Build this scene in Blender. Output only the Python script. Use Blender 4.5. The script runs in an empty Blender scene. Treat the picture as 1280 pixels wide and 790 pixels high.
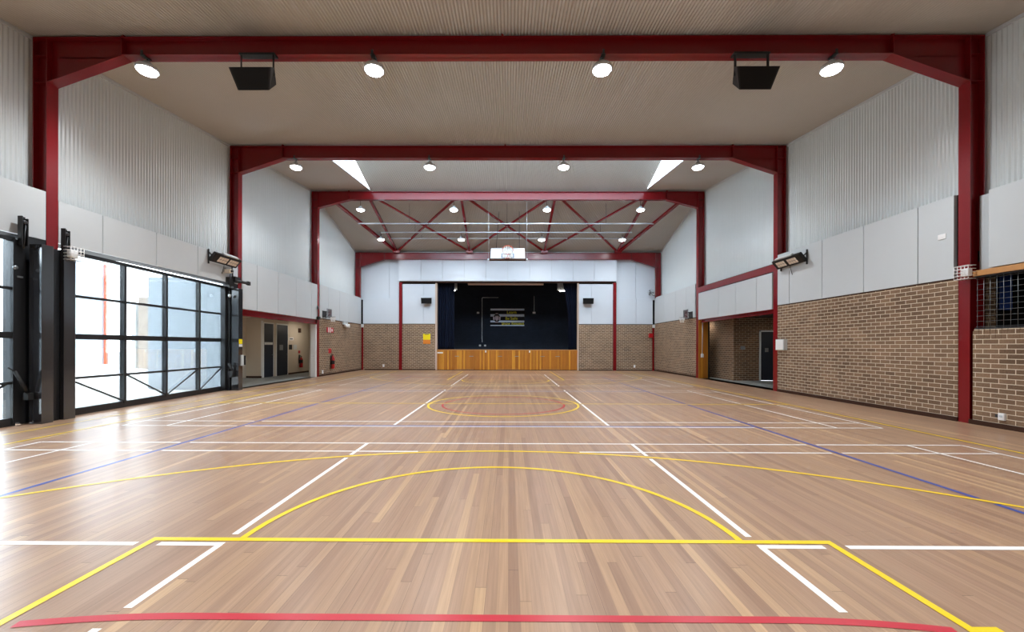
import bpy, bmesh, math, random
from mathutils import Vector, Matrix
random.seed(7)
C = bpy.context.scene.collection
SC = bpy.context.scene
PI = math.pi

# ------------------------------------------------------------------ materials
def lin(h):
    h = h.lstrip('#')
    out = []
    for i in (0, 2, 4):
        v = int(h[i:i+2], 16) / 255
        out.append(v / 12.92 if v <= 0.04045 else ((v + 0.055) / 1.055) ** 2.4)
    return (*out, 1.0)

class NT:
    def __init__(s, name):
        s.m = bpy.data.materials.new(name)
        s.m.use_nodes = True
        s.t = s.m.node_tree
        s.t.nodes.clear()
        s.out = s.n('ShaderNodeOutputMaterial')
    def n(s, typ, **kw):
        nd = s.t.nodes.new(typ)
        for k, v in kw.items():
            setattr(nd, k, v)
        return nd
    def l(s, a, b):
        s.t.links.new(a, b)
    def math(s, op, a, b=None, c=None):
        nd = s.n('ShaderNodeMath', operation=op)
        for i, v in enumerate((a, b, c)):
            if v is None: continue
            if hasattr(v, 'is_output'): s.l(v, nd.inputs[i])
            else: nd.inputs[i].default_value = v
        return nd.outputs[0]
    def mix(s, fac, a, b, blend='MIX'):
        nd = s.n('ShaderNodeMix', data_type='RGBA', blend_type=blend)
        for sock, v in ((nd.inputs[0], fac), (nd.inputs[6], a), (nd.inputs[7], b)):
            if hasattr(v, 'is_output'): s.l(v, sock)
            else: sock.default_value = v
        return nd.outputs[2]
    def noise(s, vec, scale, detail=3, rough=0.55):
        nd = s.n('ShaderNodeTexNoise')
        nd.inputs['Scale'].default_value = scale
        nd.inputs['Detail'].default_value = detail
        nd.inputs['Roughness'].default_value = rough
        if vec is not None: s.l(vec, nd.inputs['Vector'])
        return nd.outputs['Fac']
    def ramp(s, fac, stops):
        nd = s.n('ShaderNodeValToRGB')
        cr = nd.color_ramp
        while len(cr.elements) < len(stops): cr.elements.new(0.5)
        for e, (p, c) in zip(cr.elements, stops):
            e.position = p; e.color = c
        s.l(fac, nd.inputs[0])
        return nd.outputs[0]
    def bsdf(s, color, rough=0.5, metal=0.0, spec=0.5, coat=0.0, coat_rough=0.1, normal=None):
        b = s.n('ShaderNodeBsdfPrincipled')
        for k, v in (('Base Color', color), ('Roughness', rough)):
            if hasattr(v, 'is_output'): s.l(v, b.inputs[k])
            else: b.inputs[k].default_value = v
        b.inputs['Metallic'].default_value = metal
        b.inputs['Specular IOR Level'].default_value = spec
        b.inputs['Coat Weight'].default_value = coat
        b.inputs['Coat Roughness'].default_value = coat_rough
        if normal is not None: s.l(normal, b.inputs['Normal'])
        s.l(b.outputs[0], s.out.inputs[0])
        return b
    def bump(s, height, strength, dist):
        nd = s.n('ShaderNodeBump')
        nd.inputs['Strength'].default_value = strength
        nd.inputs['Distance'].default_value = dist
        s.l(height, nd.inputs['Height'])
        return nd.outputs[0]

def paint(name, h, rough=0.5, metal=0.0, spec=0.5, var=0.06, scale=3.0, coat=0.0):
    t = NT(name)
    tc = t.n('ShaderNodeTexCoord')
    nz = t.noise(tc.outputs['Object'], scale, 4)
    c = lin(h)
    d = tuple(max(0, x * (1 - var)) for x in c[:3]) + (1,)
    u = tuple(min(1, x * (1 + var)) for x in c[:3]) + (1,)
    col = t.mix(nz, d, u)
    t.bsdf(col, rough, metal, spec, coat)
    return t.m

def emit(name, h, strength):
    t = NT(name)
    e = t.n('ShaderNodeEmission')
    e.inputs[0].default_value = lin(h)
    e.inputs[1].default_value = strength
    t.l(e.outputs[0], t.out.inputs[0])
    return t.m

def brick_mat(name, a, b, mortar, spec=0.3, msize=0.0062):
    t = NT(name)
    uv = t.n('ShaderNodeUVMap')
    br = t.n('ShaderNodeTexBrick')
    br.offset = 0.5
    t.l(uv.outputs[0], br.inputs['Vector'])
    br.inputs['Color1'].default_value = lin(a)
    br.inputs['Color2'].default_value = lin(b)
    br.inputs['Mortar'].default_value = lin(mortar)
    br.inputs['Scale'].default_value = 1.0
    br.inputs['Mortar Size'].default_value = msize
    br.inputs['Mortar Smooth'].default_value = 0.1
    br.inputs['Bias'].default_value = 0.0
    br.inputs['Brick Width'].default_value = 0.24
    br.inputs['Row Height'].default_value = 0.086
    n1 = t.noise(uv.outputs[0], 1.1, 2)
    n2 = t.noise(uv.outputs[0], 40, 3)
    shade = t.math('ADD', t.math('MULTIPLY', n1, 0.5), t.math('MULTIPLY', n2, 0.45))
    tone = t.ramp(shade, [(0.3, (0.62, 0.60, 0.58, 1)), (0.65, (1.22, 1.2, 1.18, 1))])
    col = t.mix(1.0, br.outputs['Color'], tone, 'MULTIPLY')
    col = t.mix(br.outputs['Fac'], col, lin(mortar))
    h = t.math('ADD', t.math('MULTIPLY', br.outputs['Fac'], -1.0), t.math('MULTIPLY', n2, 0.3))
    t.bsdf(col, 0.85, 0, spec, normal=t.bump(h, 0.5, 0.006))
    return t.m

def floor_mat():
    t = NT('sprung_timber_floor')
    tc = t.n('ShaderNodeTexCoord')
    sep = t.n('ShaderNodeSeparateXYZ')
    t.l(tc.outputs['Object'], sep.inputs[0])
    x, y = sep.outputs[0], sep.outputs[1]
    W = 0.064
    xs = t.math('DIVIDE', x, W)
    row = t.math('FLOOR', xs)
    wn = t.n('ShaderNodeTexWhiteNoise', noise_dimensions='1D')
    t.l(row, wn.inputs['W'])
    yy = t.math('ADD', t.math('DIVIDE', y, 3.4), t.math('MULTIPLY', wn.outputs['Value'], 9.0))
    plank = t.math('FLOOR', yy)
    cmb = t.n('ShaderNodeCombineXYZ')
    t.l(row, cmb.inputs[0]); t.l(plank, cmb.inputs[1])
    wn2 = t.n('ShaderNodeTexWhiteNoise', noise_dimensions='2D')
    t.l(cmb.outputs[0], wn2.inputs['Vector'])
    rnd = wn2.outputs['Value']
    base = t.ramp(rnd, [(0.0, lin('#977863')), (0.2, lin('#A2836C')), (0.45, lin('#A98A72')), (0.65, lin('#AD8D71')),
                        (0.8, lin('#A1816C')), (0.94, lin('#B39376')), (1.0, lin('#C4A380'))])
    # grain, offset per board
    cm2 = t.n('ShaderNodeCombineXYZ')
    t.l(t.math('MULTIPLY', x, 70.0), cm2.inputs[0])
    t.l(t.math('MULTIPLY', y, 1.6), cm2.inputs[1])
    t.l(t.math('MULTIPLY', rnd, 40.0), cm2.inputs[2])
    g = t.noise(cm2.outputs[0], 1.0, 5, 0.65)
    tone = t.ramp(g, [(0.25, (0.80, 0.78, 0.76, 1)), (0.75, (1.16, 1.15, 1.14, 1))])
    col = t.mix(1.0, base, tone, 'MULTIPLY')
    # dark open joints here and there
    fx = t.math('FRACT', xs)
    edge = t.math('LESS_THAN', fx, 0.035)
    wn3 = t.n('ShaderNodeTexWhiteNoise', noise_dimensions='1D')
    t.l(t.math('ADD', row, 71.3), wn3.inputs['W'])
    open_ = t.math('GREATER_THAN', wn3.outputs['Value'], 0.55)
    gap = t.math('MULTIPLY', edge, t.math('ADD', t.math('MULTIPLY', open_, 0.4), 0.18))
    fy = t.math('FRACT', yy)
    gap = t.math('MAXIMUM', gap, t.math('MULTIPLY', t.math('LESS_THAN', fy, 0.0012), 0.6))
    col = t.mix(gap, col, lin('#33251C'))
    t.bsdf(col, 0.3, 0, 0.5)
    return t.m

def plank_mat(name, stops, w=0.1, vertical=True, rough=0.4):
    t = NT(name)
    uv = t.n('ShaderNodeUVMap')
    sep = t.n('ShaderNodeSeparateXYZ')
    t.l(uv.outputs[0], sep.inputs[0])
    x, y = (sep.outputs[0], sep.outputs[1]) if vertical else (sep.outputs[1], sep.outputs[0])
    xs = t.math('DIVIDE', x, w)
    row = t.math('FLOOR', xs)
    wn = t.n('ShaderNodeTexWhiteNoise', noise_dimensions='1D')
    t.l(row, wn.inputs['W'])
    base = t.ramp(wn.outputs['Value'], stops)
    cm = t.n('ShaderNodeCombineXYZ')
    t.l(t.math('MULTIPLY', x, 45.0), cm.inputs[0])
    t.l(t.math('MULTIPLY', y, 2.5), cm.inputs[1])
    t.l(t.math('MULTIPLY', wn.outputs['Value'], 30.0), cm.inputs[2])
    g = t.noise(cm.outputs[0], 1.0, 4)
    tone = t.ramp(g, [(0.25, (0.8, 0.78, 0.75, 1)), (0.75, (1.15, 1.13, 1.1, 1))])
    col = t.mix(1.0, base, tone, 'MULTIPLY')
    fx = t.math('FRACT', xs)
    col = t.mix(t.math('MULTIPLY', t.math('LESS_THAN', fx, 0.04), 0.6), col, lin('#2A1708'))
    t.bsdf(col, rough)
    return t.m

def glass_mat(name, tint='#F4F9FB', mixv=0.06):
    t = NT(name)
    tr = t.n('ShaderNodeBsdfTransparent'); tr.inputs[0].default_value = lin(tint)
    gl = t.n('ShaderNodeBsdfGlossy'); gl.inputs['Roughness'].default_value = 0.02
    fr = t.n('ShaderNodeFresnel'); fr.inputs[0].default_value = 1.45
    mx = t.n('ShaderNodeMixShader')
    t.l(t.math('MULTIPLY', fr.outputs[0], 0.8), mx.inputs[0])
    t.l(tr.outputs[0], mx.inputs[1]); t.l(gl.outputs[0], mx.inputs[2])
    t.l(mx.outputs[0], t.out.inputs[0])
    return t.m

M = dict(
    floor=floor_mat(),
    brick=brick_mat('brown_brick', '#8E735C', '#745E4B', '#D8C9B2'),
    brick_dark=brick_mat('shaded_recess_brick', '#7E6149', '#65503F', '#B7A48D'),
    brick_black=brick_mat('black_painted_brick', '#1C2432', '#18202C', '#10161F', 0.35, 0.004),
    brick_out=brick_mat('outdoor_brick', '#A89A8E', '#9C8E82', '#C4BAB0'),
    clad=paint('white_corrugated_cladding', '#D3DADB', 0.22, 0.0, 0.7, 0.03),
    ceil=paint('beige_corrugated_ceiling', '#B6B4AE', 0.42, 0.0, 0.4, 0.04, 1.0),
    panel=paint('white_acoustic_panel', '#C6CCCF', 0.6, 0, 0.35, 0.02),
    panel_end=paint('pale_blue_white_panel', '#CFD7DF', 0.6, 0, 0.35, 0.02),
    backing=paint('dark_gap_backing', '#242222', 0.9),
    red=paint('dark_red_steel', '#7B1118', 0.24, 0.0, 0.5, 0.05, 6.0),
    black_steel=paint('black_steel', '#2E3034', 0.12, 0.0, 0.8, 0.05, coat=0.6),
    door_black=paint('black_door_frame', '#1B1D20', 0.38, 0.0, 0.5),
    black=paint('matt_black', '#101113', 0.6),
    black_cloth=paint('navy_black_curtain', '#131A2C', 0.95, 0, 0.15, 0.1, 14),
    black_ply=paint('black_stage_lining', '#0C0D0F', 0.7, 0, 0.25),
    grille=paint('black_speaker_grille', '#0A0B0C', 0.7, 0, 0.3),
    white=paint('white_paint', '#E8E9E8', 0.45, 0, 0.4, 0.02),
    white_plastic=paint('white_plastic', '#EDEEEE', 0.4, 0, 0.5, 0.01),
    wire=paint('white_wire', '#F0F0F0', 0.4),
    grey_metal=paint('grey_metal', '#8E9498', 0.35, 0.6),
    light_grey=paint('light_grey_enamel', '#C5CBCD', 0.4),
    galv=paint('galvanised_pipe', '#C9D3DB', 0.3, 0.45, 0.5),
    dark_grey=paint('dark_grey_metal', '#3B3D40', 0.4, 0.5),
    skirting=paint('dark_brown_skirting', '#3A2114', 0.6, 0, 0.3, 0.2),
    cream=paint('cream_plaster', '#CFC4B4', 0.7, 0, 0.3, 0.03),
    navy=paint('navy_door', '#232B38', 0.5, 0, 0.4),
    concrete=paint('grey_vinyl_floor', '#7C807E', 0.45, 0, 0.4, 0.3, 9),
    ply=paint('orange_plywood', '#B06A1C', 0.45, 0, 0.4, 0.12, 5),
    trimwood=paint('timber_trim', '#BE8A55', 0.5, 0, 0.4, 0.1, 8),
    palewood=paint('pale_timber_trim', '#C9B5A4', 0.6),
    ext_red=paint('extinguisher_red', '#B4121A', 0.3, 0, 0.5),
    sign_red=paint('sign_red', '#C22633', 0.4),
    sign_yellow=paint('sign_yellow', '#F4DE12', 0.4),
    sign_orange=paint('sign_orange', '#E08428', 0.4),
    silver=paint('silver_strip', '#C9D6E4', 0.35, 0.0),
    letter=paint('yellow_lettering', '#F6EC2C', 0.5),
    crest_pink=paint('crest_pink', '#B9A3A8', 0.5),
    board=paint('white_backboard', '#CDD1D5', 0.35),
    hoop=paint('orange_ring', '#E2562A', 0.35),
    net=paint('white_net', '#F4F4F2', 0.8),
    target=paint('blue_target', '#3C5A7A', 0.5),
    ceramic=paint('pale_ceramic_tile', '#EBDCCB', 0.7),  # pale cream tile colour, no emission
    concrete_out=paint('pale_paving', '#C9C8C4', 0.8),
    out_wall=paint('outdoor_grey_panel', '#A0A7AD', 0.7),
    out_fence=paint('outdoor_white_fence', '#BCC5CC', 0.6),
    glass=glass_mat('clear_glass'),
    skyglass=glass_mat('skylight_glass', '#EAF2F8'),
    acrylic=glass_mat('clear_acrylic'),
    lamp=emit('lamp_led', '#F4F8FF', 22.0),
    soft_lamp=emit('recess_diffuser', '#FFF3E2', 6.0),
    tube=emit('fluorescent_tube', '#FFF6EE', 14.0),
    planks=plank_mat('orange_timber_boards', [(0.0, lin('#A5651D')), (0.3, lin('#B87524')), (0.55, lin('#A9691F')), (0.75, lin('#C98A2B')), (0.92, lin('#D79A33')), (1.0, lin('#95571A'))], 0.095),
    line_white=paint('line_white', '#F4F4F2', 0.3, 0, 0.5, 0.01),
    line_yellow=paint('line_yellow', '#F7D21C', 0.3, 0, 0.5, 0.02),
    line_red=paint('line_red', '#C22F3E', 0.3, 0, 0.5, 0.03),
    line_blue=paint('line_blue', '#3252A8', 0.3, 0, 0.5, 0.03),
)

# ------------------------------------------------------------------ mesh builder
def org(o):
    v = Vector((0, 0, 0))
    while o is not None:
        v += Vector(o.location); o = o.parent
    return v

class MB:
    def __init__(s): s.bm = bmesh.new()
    def hexa(s, p):
        v = [s.bm.verts.new(q) for q in p]
        for f in ((0, 3, 2, 1), (4, 5, 6, 7), (0, 1, 5, 4), (1, 2, 6, 5), (2, 3, 7, 6), (3, 0, 4, 7)):
            s.bm.faces.new([v[i] for i in f])
        return s
    def box(s, x0, x1, y0, y1, z0, z1, bev=0.0):
        if x0 > x1: x0, x1 = x1, x0
        if y0 > y1: y0, y1 = y1, y0
        if z0 > z1: z0, z1 = z1, z0
        if bev > 0:
            t = bmesh.new()
            bmesh.ops.create_cube(t, size=1.0)
            for v in t.verts:
                v.co = Vector(((x0+x1)/2 + v.co.x*(x1-x0), (y0+y1)/2 + v.co.y*(y1-y0), (z0+z1)/2 + v.co.z*(z1-z0)))
            bmesh.ops.bevel(t, geom=list(t.edges), offset=min(bev, (x1-x0)/2.1, (y1-y0)/2.1, (z1-z0)/2.1), segments=2, profile=0.5, affect='EDGES')
            s.join(t)
            return s
        return s.hexa([(x0, y0, z0), (x1, y0, z0), (x1, y1, z0), (x0, y1, z0), (x0, y0, z1), (x1, y0, z1), (x1, y1, z1), (x0, y1, z1)])
    def join(s, t):
        me = bpy.data.meshes.new('tmp'); t.to_mesh(me); t.free()
        s.bm.from_mesh(me); bpy.data.meshes.remove(me)
    def prism(s, pts, ext):
        """pts: planar 3-D loop, ext: extrusion vector"""
        e = Vector(ext)
        a = [s.bm.verts.new(p) for p in pts]
        b = [s.bm.verts.new(Vector(p) + e) for p in pts]
        n = len(pts)
        s.bm.faces.new(a[::-1]); s.bm.faces.new(b)
        for i in range(n):
            s.bm.faces.new((a[i], a[(i+1) % n], b[(i+1) % n], b[i]))
        return s
    def quad(s, *p):
        s.bm.faces.new([s.bm.verts.new(q) for q in p]); return s
    def tube(s, pts, r, seg=8, closed=False, cap=True):
        pts = [Vector(p) for p in pts]
        n = len(pts)
        rings = []
        prev = None
        for i, p in enumerate(pts):
            if closed: d = pts[(i+1) % n] - pts[i-1]
            elif i == 0: d = pts[1] - pts[0]
            elif i == n-1: d = pts[-1] - pts[-2]
            else: d = pts[i+1] - pts[i-1]
            d.normalize()
            if prev is None:
                u = d.orthogonal().normalized()
            else:
                u = prev - d * prev.dot(d)
                u = u.normalized() if u.length > 1e-6 else d.orthogonal().normalized()
            prev = u
            w = d.cross(u)
            rr = r[i] if isinstance(r, (list, tuple)) else r
            rings.append([s.bm.verts.new(p + (u*math.cos(2*PI*k/seg) + w*math.sin(2*PI*k/seg))*rr) for k in range(seg)])
        m = n if closed else n-1
        for i in range(m):
            a, b = rings[i], rings[(i+1) % n]
            for k in range(seg):
                f = s.bm.faces.new((a[k], a[(k+1) % seg], b[(k+1) % seg], b[k])); f.smooth = True
        if cap and not closed:
            s.bm.faces.new(rings[0][::-1]); s.bm.faces.new(rings[-1])
        return s
    def lathe(s, prof, c, seg=24, axis='z'):
        """prof: list of (r, h)"""
        c = Vector(c)
        def P(r, h, a):
            ca, sa = math.cos(a)*r, math.sin(a)*r
            return c + (Vector((ca, sa, h)) if axis == 'z' else Vector((ca, h, sa)) if axis == 'y' else Vector((h, ca, sa)))
        rings = []
        for r, h in prof:
            if r < 1e-6: rings.append([s.bm.verts.new(P(0, h, 0))])
            else: rings.append([s.bm.verts.new(P(r, h, 2*PI*k/seg)) for k in range(seg)])
        for a, b in zip(rings, rings[1:]):
            for k in range(seg):
                k2 = (k+1) % seg
                va = [a[0]] if len(a) == 1 else [a[k], a[k2]]
                vb = [b[0]] if len(b) == 1 else [b[k2], b[k]]
                if len(va)+len(vb) >= 3:
                    f = s.bm.faces.new(va+vb); f.smooth = True
        return s
    def bar(s, a, b, w, h, up=(0, 0, 1)):
        a, b, up = Vector(a), Vector(b), Vector(up)
        d = (b-a).normalized()
        x = d.cross(up)
        x = x.normalized() if x.length > 1e-6 else d.orthogonal().normalized()
        z = x.cross(d)
        x *= w/2; z *= h/2
        return s.hexa([a-x-z, b-x-z, b+x-z, a+x-z, a-x+z, b-x+z, b+x+z, a+x+z])
    def corr(s, o, u, v, lu, lv, pitch, amp, n, seg=6, phase=0.0):
        """corrugated sheet: waves along u, straight along v, displaced along n"""
        o, u, v, n = Vector(o), Vector(u), Vector(v), Vector(n)
        N = max(2, int(lu/pitch*seg))
        pr = None
        for i in range(N+1):
            d = lu*i/N
            p = o + u*d + n*(amp*math.cos(2*PI*d/pitch + phase))
            a, b = s.bm.verts.new(p), s.bm.verts.new(p + v*lv)
            if pr:
                f = s.bm.faces.new((pr[0], a, b, pr[1])); f.smooth = True
            pr = (a, b)
        return s
    def build_each(s, name, mat, parent):
        """one object per separate piece"""
        todo, out = set(s.bm.verts), []
        while todo:
            st = [todo.pop()]; isl = set(st)
            while st:
                for e in st.pop().link_edges:
                    for q in e.verts:
                        if q in todo: todo.discard(q); isl.add(q); st.append(q)
            faces = [f for f in s.bm.faces if f.verts[0] in isl]
            mp, m2 = {}, MB()
            for f in faces:
                for q in f.verts:
                    if q not in mp: mp[q] = m2.bm.verts.new(q.co)
            for f in faces:
                g = m2.bm.faces.new([mp[q] for q in f.verts]); g.smooth = f.smooth
            out.append(m2.build(name, mat, parent))
        s.bm.free()
        return out
    def build(s, name, mat, parent=None, smooth=False, flip=False):
        bm = s.bm
        if not flip: bmesh.ops.recalc_face_normals(bm, faces=list(bm.faces))
        uv = bm.loops.layers.uv.new('UVMap')
        for f in bm.faces:
            n = f.normal
            ax = max(range(3), key=lambda i: abs(n[i]))
            for lp in f.loops:
                c = lp.vert.co
                lp[uv].uv = (c.y, c.z) if ax == 0 else (c.x, c.z) if ax == 1 else (c.x, c.y)
        if parent is not None:
            off = org(parent)
            for v in bm.verts: v.co -= off
        me = bpy.data.meshes.new(name); bm.to_mesh(me); bm.free()
        me.materials.append(mat if not isinstance(mat, str) else M[mat])
        o = bpy.data.objects.new(name, me); C.objects.link(o)
        if parent is not None: o.parent = parent
        return o

def thing(name, label, cat, loc=(0, 0, 0), group=None):
    o = bpy.data.objects.new(name, None); C.objects.link(o)
    o.empty_display_size = 0.2
    o.location = loc; o['label'] = label; o['category'] = cat
    if group: o['group'] = group
    return o
def tag(o, label, cat, group=None):
    o['label'] = label; o['category'] = cat
    if group: o['group'] = group
    return o
def struct(name, loc=(0, 0, 0)):
    o = bpy.data.objects.new(name, None); C.objects.link(o); o.location = loc; o['kind'] = 'structure'
    return o
def dup(root, loc, label):
    r = root.copy(); C.objects.link(r); r.location = loc; r['label'] = label
    for ch in list(root.children):
        c = ch.copy(); C.objects.link(c); c.parent = r
        for g in list(ch.children):
            d = g.copy(); C.objects.link(d); d.parent = c
    return r
def text_mesh(name, body, size, mat, parent, loc, width=None, ext=0.004):
    cu = bpy.data.curves.new(name, 'FONT'); cu.body = body; cu.size = size; cu.extrude = ext
    cu.align_x = 'CENTER'; cu.align_y = 'CENTER'
    to = bpy.data.objects.new(name + '_curve', cu); C.objects.link(to)
    dg = bpy.context.evaluated_depsgraph_get()
    me = bpy.data.meshes.new_from_object(to.evaluated_get(dg))
    bpy.data.objects.remove(to)
    xs = [v.co.x for v in me.vertices]
    k = width/(max(xs)-min(xs)) if width else 1.0
    for v in me.vertices: v.co = Vector((v.co.x*k, -v.co.z, v.co.y))     # stands up, faces -Y
    me.materials.clear(); me.materials.append(M[mat])
    o = bpy.data.objects.new(name, me); C.objects.link(o); o.parent = parent
    o.location = Vector(loc) - org(parent)
    return o

# ------------------------------------------------------------------ key dimensions (metres; camera above the origin looking along +Y)
XR, XL = 8.5, -8.65            # inner faces of the side walls
FY = [7.75, 13.2, 18.65, 23.95]  # steel frames
FT = [7.17, 7.785, 8.38, 6.83]   # beam top
FB = [6.83, 7.40, 8.02, 6.43]    # beam bottom
FH = [6.33, 6.94, 7.66, 6.00]    # haunch bottom at the column
END = 24.15                    # face of the end wall
BACK = -4.6
RIDGE = (18.65, 8.47)
def ceil_z(y):
    return 7.22 + 0.115*(y-7.75) if y <= RIDGE[0] else RIDGE[1] - 0.284*(y-RIDGE[0])

# ------------------------------------------------------------------ floor and court lines
fl = MB().box(-8.95, 8.95, BACK-0.2, END+0.3, -0.15, 0).build('floor', 'floor'); fl['kind'] = 'structure'
CX, CYM = -0.13, 10.05
prims = {'yellow': [], 'red': [], 'blue': [], 'white': []}
def seg(col, x0, y0, x1, y1, w=0.05): prims[col].append(('s', x0, y0, x1, y1, w))
def arc(col, cx, cy, r, a0, a1, w=0.05): prims[col].append(('a', cx, cy, r, a0, a1, w))
D = math.radians
def mir(y): return 2*CYM - y
for f in (lambda y: y, mir):
    s = 1 if f(0) == 0 else -1
    base = -2.8
    seg('yellow', CX-2.425, f(base), CX-2.425, f(2.99))
    seg('yellow', CX+2.425, f(base), CX+2.425, f(2.99))
    seg('yellow', CX-2.45, f(2.965), CX+2.45, f(2.965))
    arc('yellow', CX, f(2.965), 1.8, D(0 if s > 0 else 180), D(180 if s > 0 else 360))
    yc = f(base+1.575)
    ah = math.degrees(math.acos(6.1/6.75))
    arc('yellow', CX, yc, 6.72, D(ah if s > 0 else 180+ah), D(180-ah if s > 0 else 360-ah))
    for k in (-1, 1):
        seg('yellow', CX+k*6.1, f(base), CX+k*6.1, f(base+1.575+2.85))
        for ym in (2.05, 1.2, 0.3):
            seg('yellow', CX+k*2.45, f(ym), CX+k*2.57, f(ym), 0.05)
    seg('red', CX-1.5, f(2.12), CX+1.5, f(2.12), 0.052)
    for k in (-1, 1):
        r = 4.92
        if s > 0: arc('red', CX+k*1.5, f(base), r, D(90) if k < 0 else D(30), D(150) if k < 0 else D(90), 0.052)
        else: arc('red', CX+k*1.5, f(base), r, D(210) if k < 0 else D(270), D(270) if k < 0 else D(330), 0.052)
    seg('blue', CX-4.42, f(7.23), CX+4.42, f(7.23))
    seg('blue', CX-4.42, f(1.05), CX+4.42, f(1.05))
    seg('yellow', CX-6.97, f(base), CX+6.97, f(base))
seg('blue', CX-4.62, 1.05, CX-4.38, 19.05); seg('blue', CX+4.50, 1.05, CX+4.40, 19.05)
seg('yellow', CX-6.97, -2.8, CX-6.97, 22.9); seg('yellow', CX+6.93, -2.8, CX+6.93, 22.9)
seg('yellow', CX-6.97, CYM, CX+6.93, CYM)
seg('yellow', -7.86, -2.8, -7.86, 22.6, 0.04)
arc('yellow', CX, CYM-0.08, 1.79, 0, 2*PI)
arc('red', CX, CYM-0.12, 1.45, 0, 2*PI)
for ya, yb in ((-0.14, 5.93), (7.17, 13.2), (14.5, 20.6)):
    for y in (ya, ya+0.46, yb-0.46, yb): seg('white', CX-6.64, y, CX+6.60, y, 0.04)
    for x in (-6.64, -5.86, 5.82, 6.60): seg('white', CX+x, ya, CX+x, yb, 0.04)
    ym = (ya+yb)/2
    for k in (-1, 1):
        seg('white', CX+k*1.9, ya, CX+k*1.9, yb, 0.048)
        if ya != 7.17: seg('white', CX+k*1.88, ym, CX+k*6.62, ym, 0.05)
def dist(p, q):
    x, y = q
    if p[0] == 's':
        _, x0, y0, x1, y1, w = p
        dx, dy = x1-x0, y1-y0
        L = dx*dx+dy*dy
        t = max(0, min(1, ((x-x0)*dx+(y-y0)*dy)/L))
        return math.hypot(x-x0-t*dx, y-y0-t*dy) - w/2
    _, cx, cy, r, a0, a1, w = p
    a = math.atan2(y-cy, x-cx)
    while a < a0-1e-6: a += 2*PI
    if a <= a1+1e-6: return abs(math.hypot(x-cx, y-cy)-r) - w/2
    return min(math.hypot(x-cx-r*math.cos(t), y-cy-r*math.sin(t)) for t in (a0, a1)) - w/2
def emit_lines(col, mat, over, name):
    mb = MB()
    for pi_, p in enumerate(prims[col]):
        z = 0.0012 + 0.00004*pi_ + 0.0005*'wbry'.index(col[0])
        if p[0] == 's':
            _, x0, y0, x1, y1, w = p
            L = math.hypot(x1-x0, y1-y0)
            n = max(2, int(L/0.02))
            pts = [(x0+(x1-x0)*i/n, y0+(y1-y0)*i/n) for i in range(n+1)]
            nx, ny = -(y1-y0)/L, (x1-x0)/L
            nrm = [(nx, ny)]*(n+1)
        else:
            _, cx, cy, r, a0, a1, w = p
            n = max(12, int(r*(a1-a0)/0.04))
            an = [a0+(a1-a0)*i/n for i in range(n+1)]
            pts = [(cx+r*math.cos(a), cy+r*math.sin(a)) for a in an]
            nrm = [(math.cos(a), math.sin(a)) for a in an]
        keep = []
        for q in pts:
            ok = q[1] > BACK and all(dist(o, q) > w/2 + g for oc, g in over for o in prims[oc])
            keep.append(ok)
        i = 0
        while i < len(pts):
            if not keep[i]: i += 1; continue
            j = i
            while j+1 < len(pts) and keep[j+1]: j += 1
            if j > i:
                idx = [i, j] if p[0] == 's' else range(i, j+1)
                prev = None
                for k in idx:
                    (x, y), (nx, ny) = pts[k], nrm[k]
                    a = mb.bm.verts.new((x-nx*w/2, y-ny*w/2, z)); b = mb.bm.verts.new((x+nx*w/2, y+ny*w/2, z))
                    if prev: mb.bm.faces.new((prev[0], a, b, prev[1]))
                    prev = (a, b)
            i = j+1
    for f in mb.bm.faces:
        f.normal_update()
        if f.normal.z < 0: f.normal_flip()
    return mb.build(name, mat, fl, flip=True)
emit_lines('yellow', 'line_yellow', [], 'basketball_lines')
emit_lines('red', 'line_red', [('yellow', 0.01)], 'futsal_lines')
emit_lines('blue', 'line_blue', [('yellow', 0.0)], 'volleyball_lines')
emit_lines('white', 'line_white', [('yellow', 0.015), ('red', 0.015), ('blue', 0.015)], 'badminton_lines')

# ------------------------------------------------------------------ ceiling
ce = struct('ceiling', (0, 0, 7))
PX0, PX1, PY0 = -6.32, 6.2, 13.25      # raised skylight bay
CL, CR = -9.02, 8.87
def slope_sheet(mb, x0, x1, y0, y1):
    z0, z1 = ceil_z(y0), ceil_z(y1)
    v = Vector((0, y1-y0, z1-z0))
    mb.corr((x0, y0, z0), (1, 0, 0), v, x1-x0, 1.0, 0.06, 0.014, (0, 0, 1), 6)
mb = MB(); slope_sheet(mb, CL, CR, BACK-0.1, PY0); mb.build('front_sheeting', 'ceil', ce)
mb = MB(); slope_sheet(mb, CL, PX0, PY0, RIDGE[0]); mb.build('side_sheeting', 'ceil', ce)
mb = MB(); slope_sheet(mb, PX1, CR, PY0, RIDGE[0]); mb.build('side_sheeting', 'ceil', ce)
mb = MB(); slope_sheet(mb, CL, CR, RIDGE[0], END+0.6); mb.build('rear_sheeting', 'ceil', ce)
ZP = RIDGE[1] + 0.284*(RIDGE[0]-PY0)
mb = MB(); mb.corr((PX0, RIDGE[0], RIDGE[1]), (1, 0, 0), (0, PY0-RIDGE[0], ZP-RIDGE[1]), PX1-PX0, 1.0, 0.06, 0.014, (0, 0, 1), 6)
mb.build('raised_sheeting', 'ceil', ce)
def flash(x0, x1, y0, y1):
    z0, z1 = ceil_z(y0)+0.02, ceil_z(y1)+0.02
    MB().hexa([(x0, y0, z0), (x1, y0, z0), (x1, y1, z1), (x0, y1, z1), (x0, y0, z0+0.01), (x1, y0, z0+0.01), (x1, y1, z1+0.01), (x0, y1, z1+0.01)]).build('flashing', 'ceil', ce)
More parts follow.
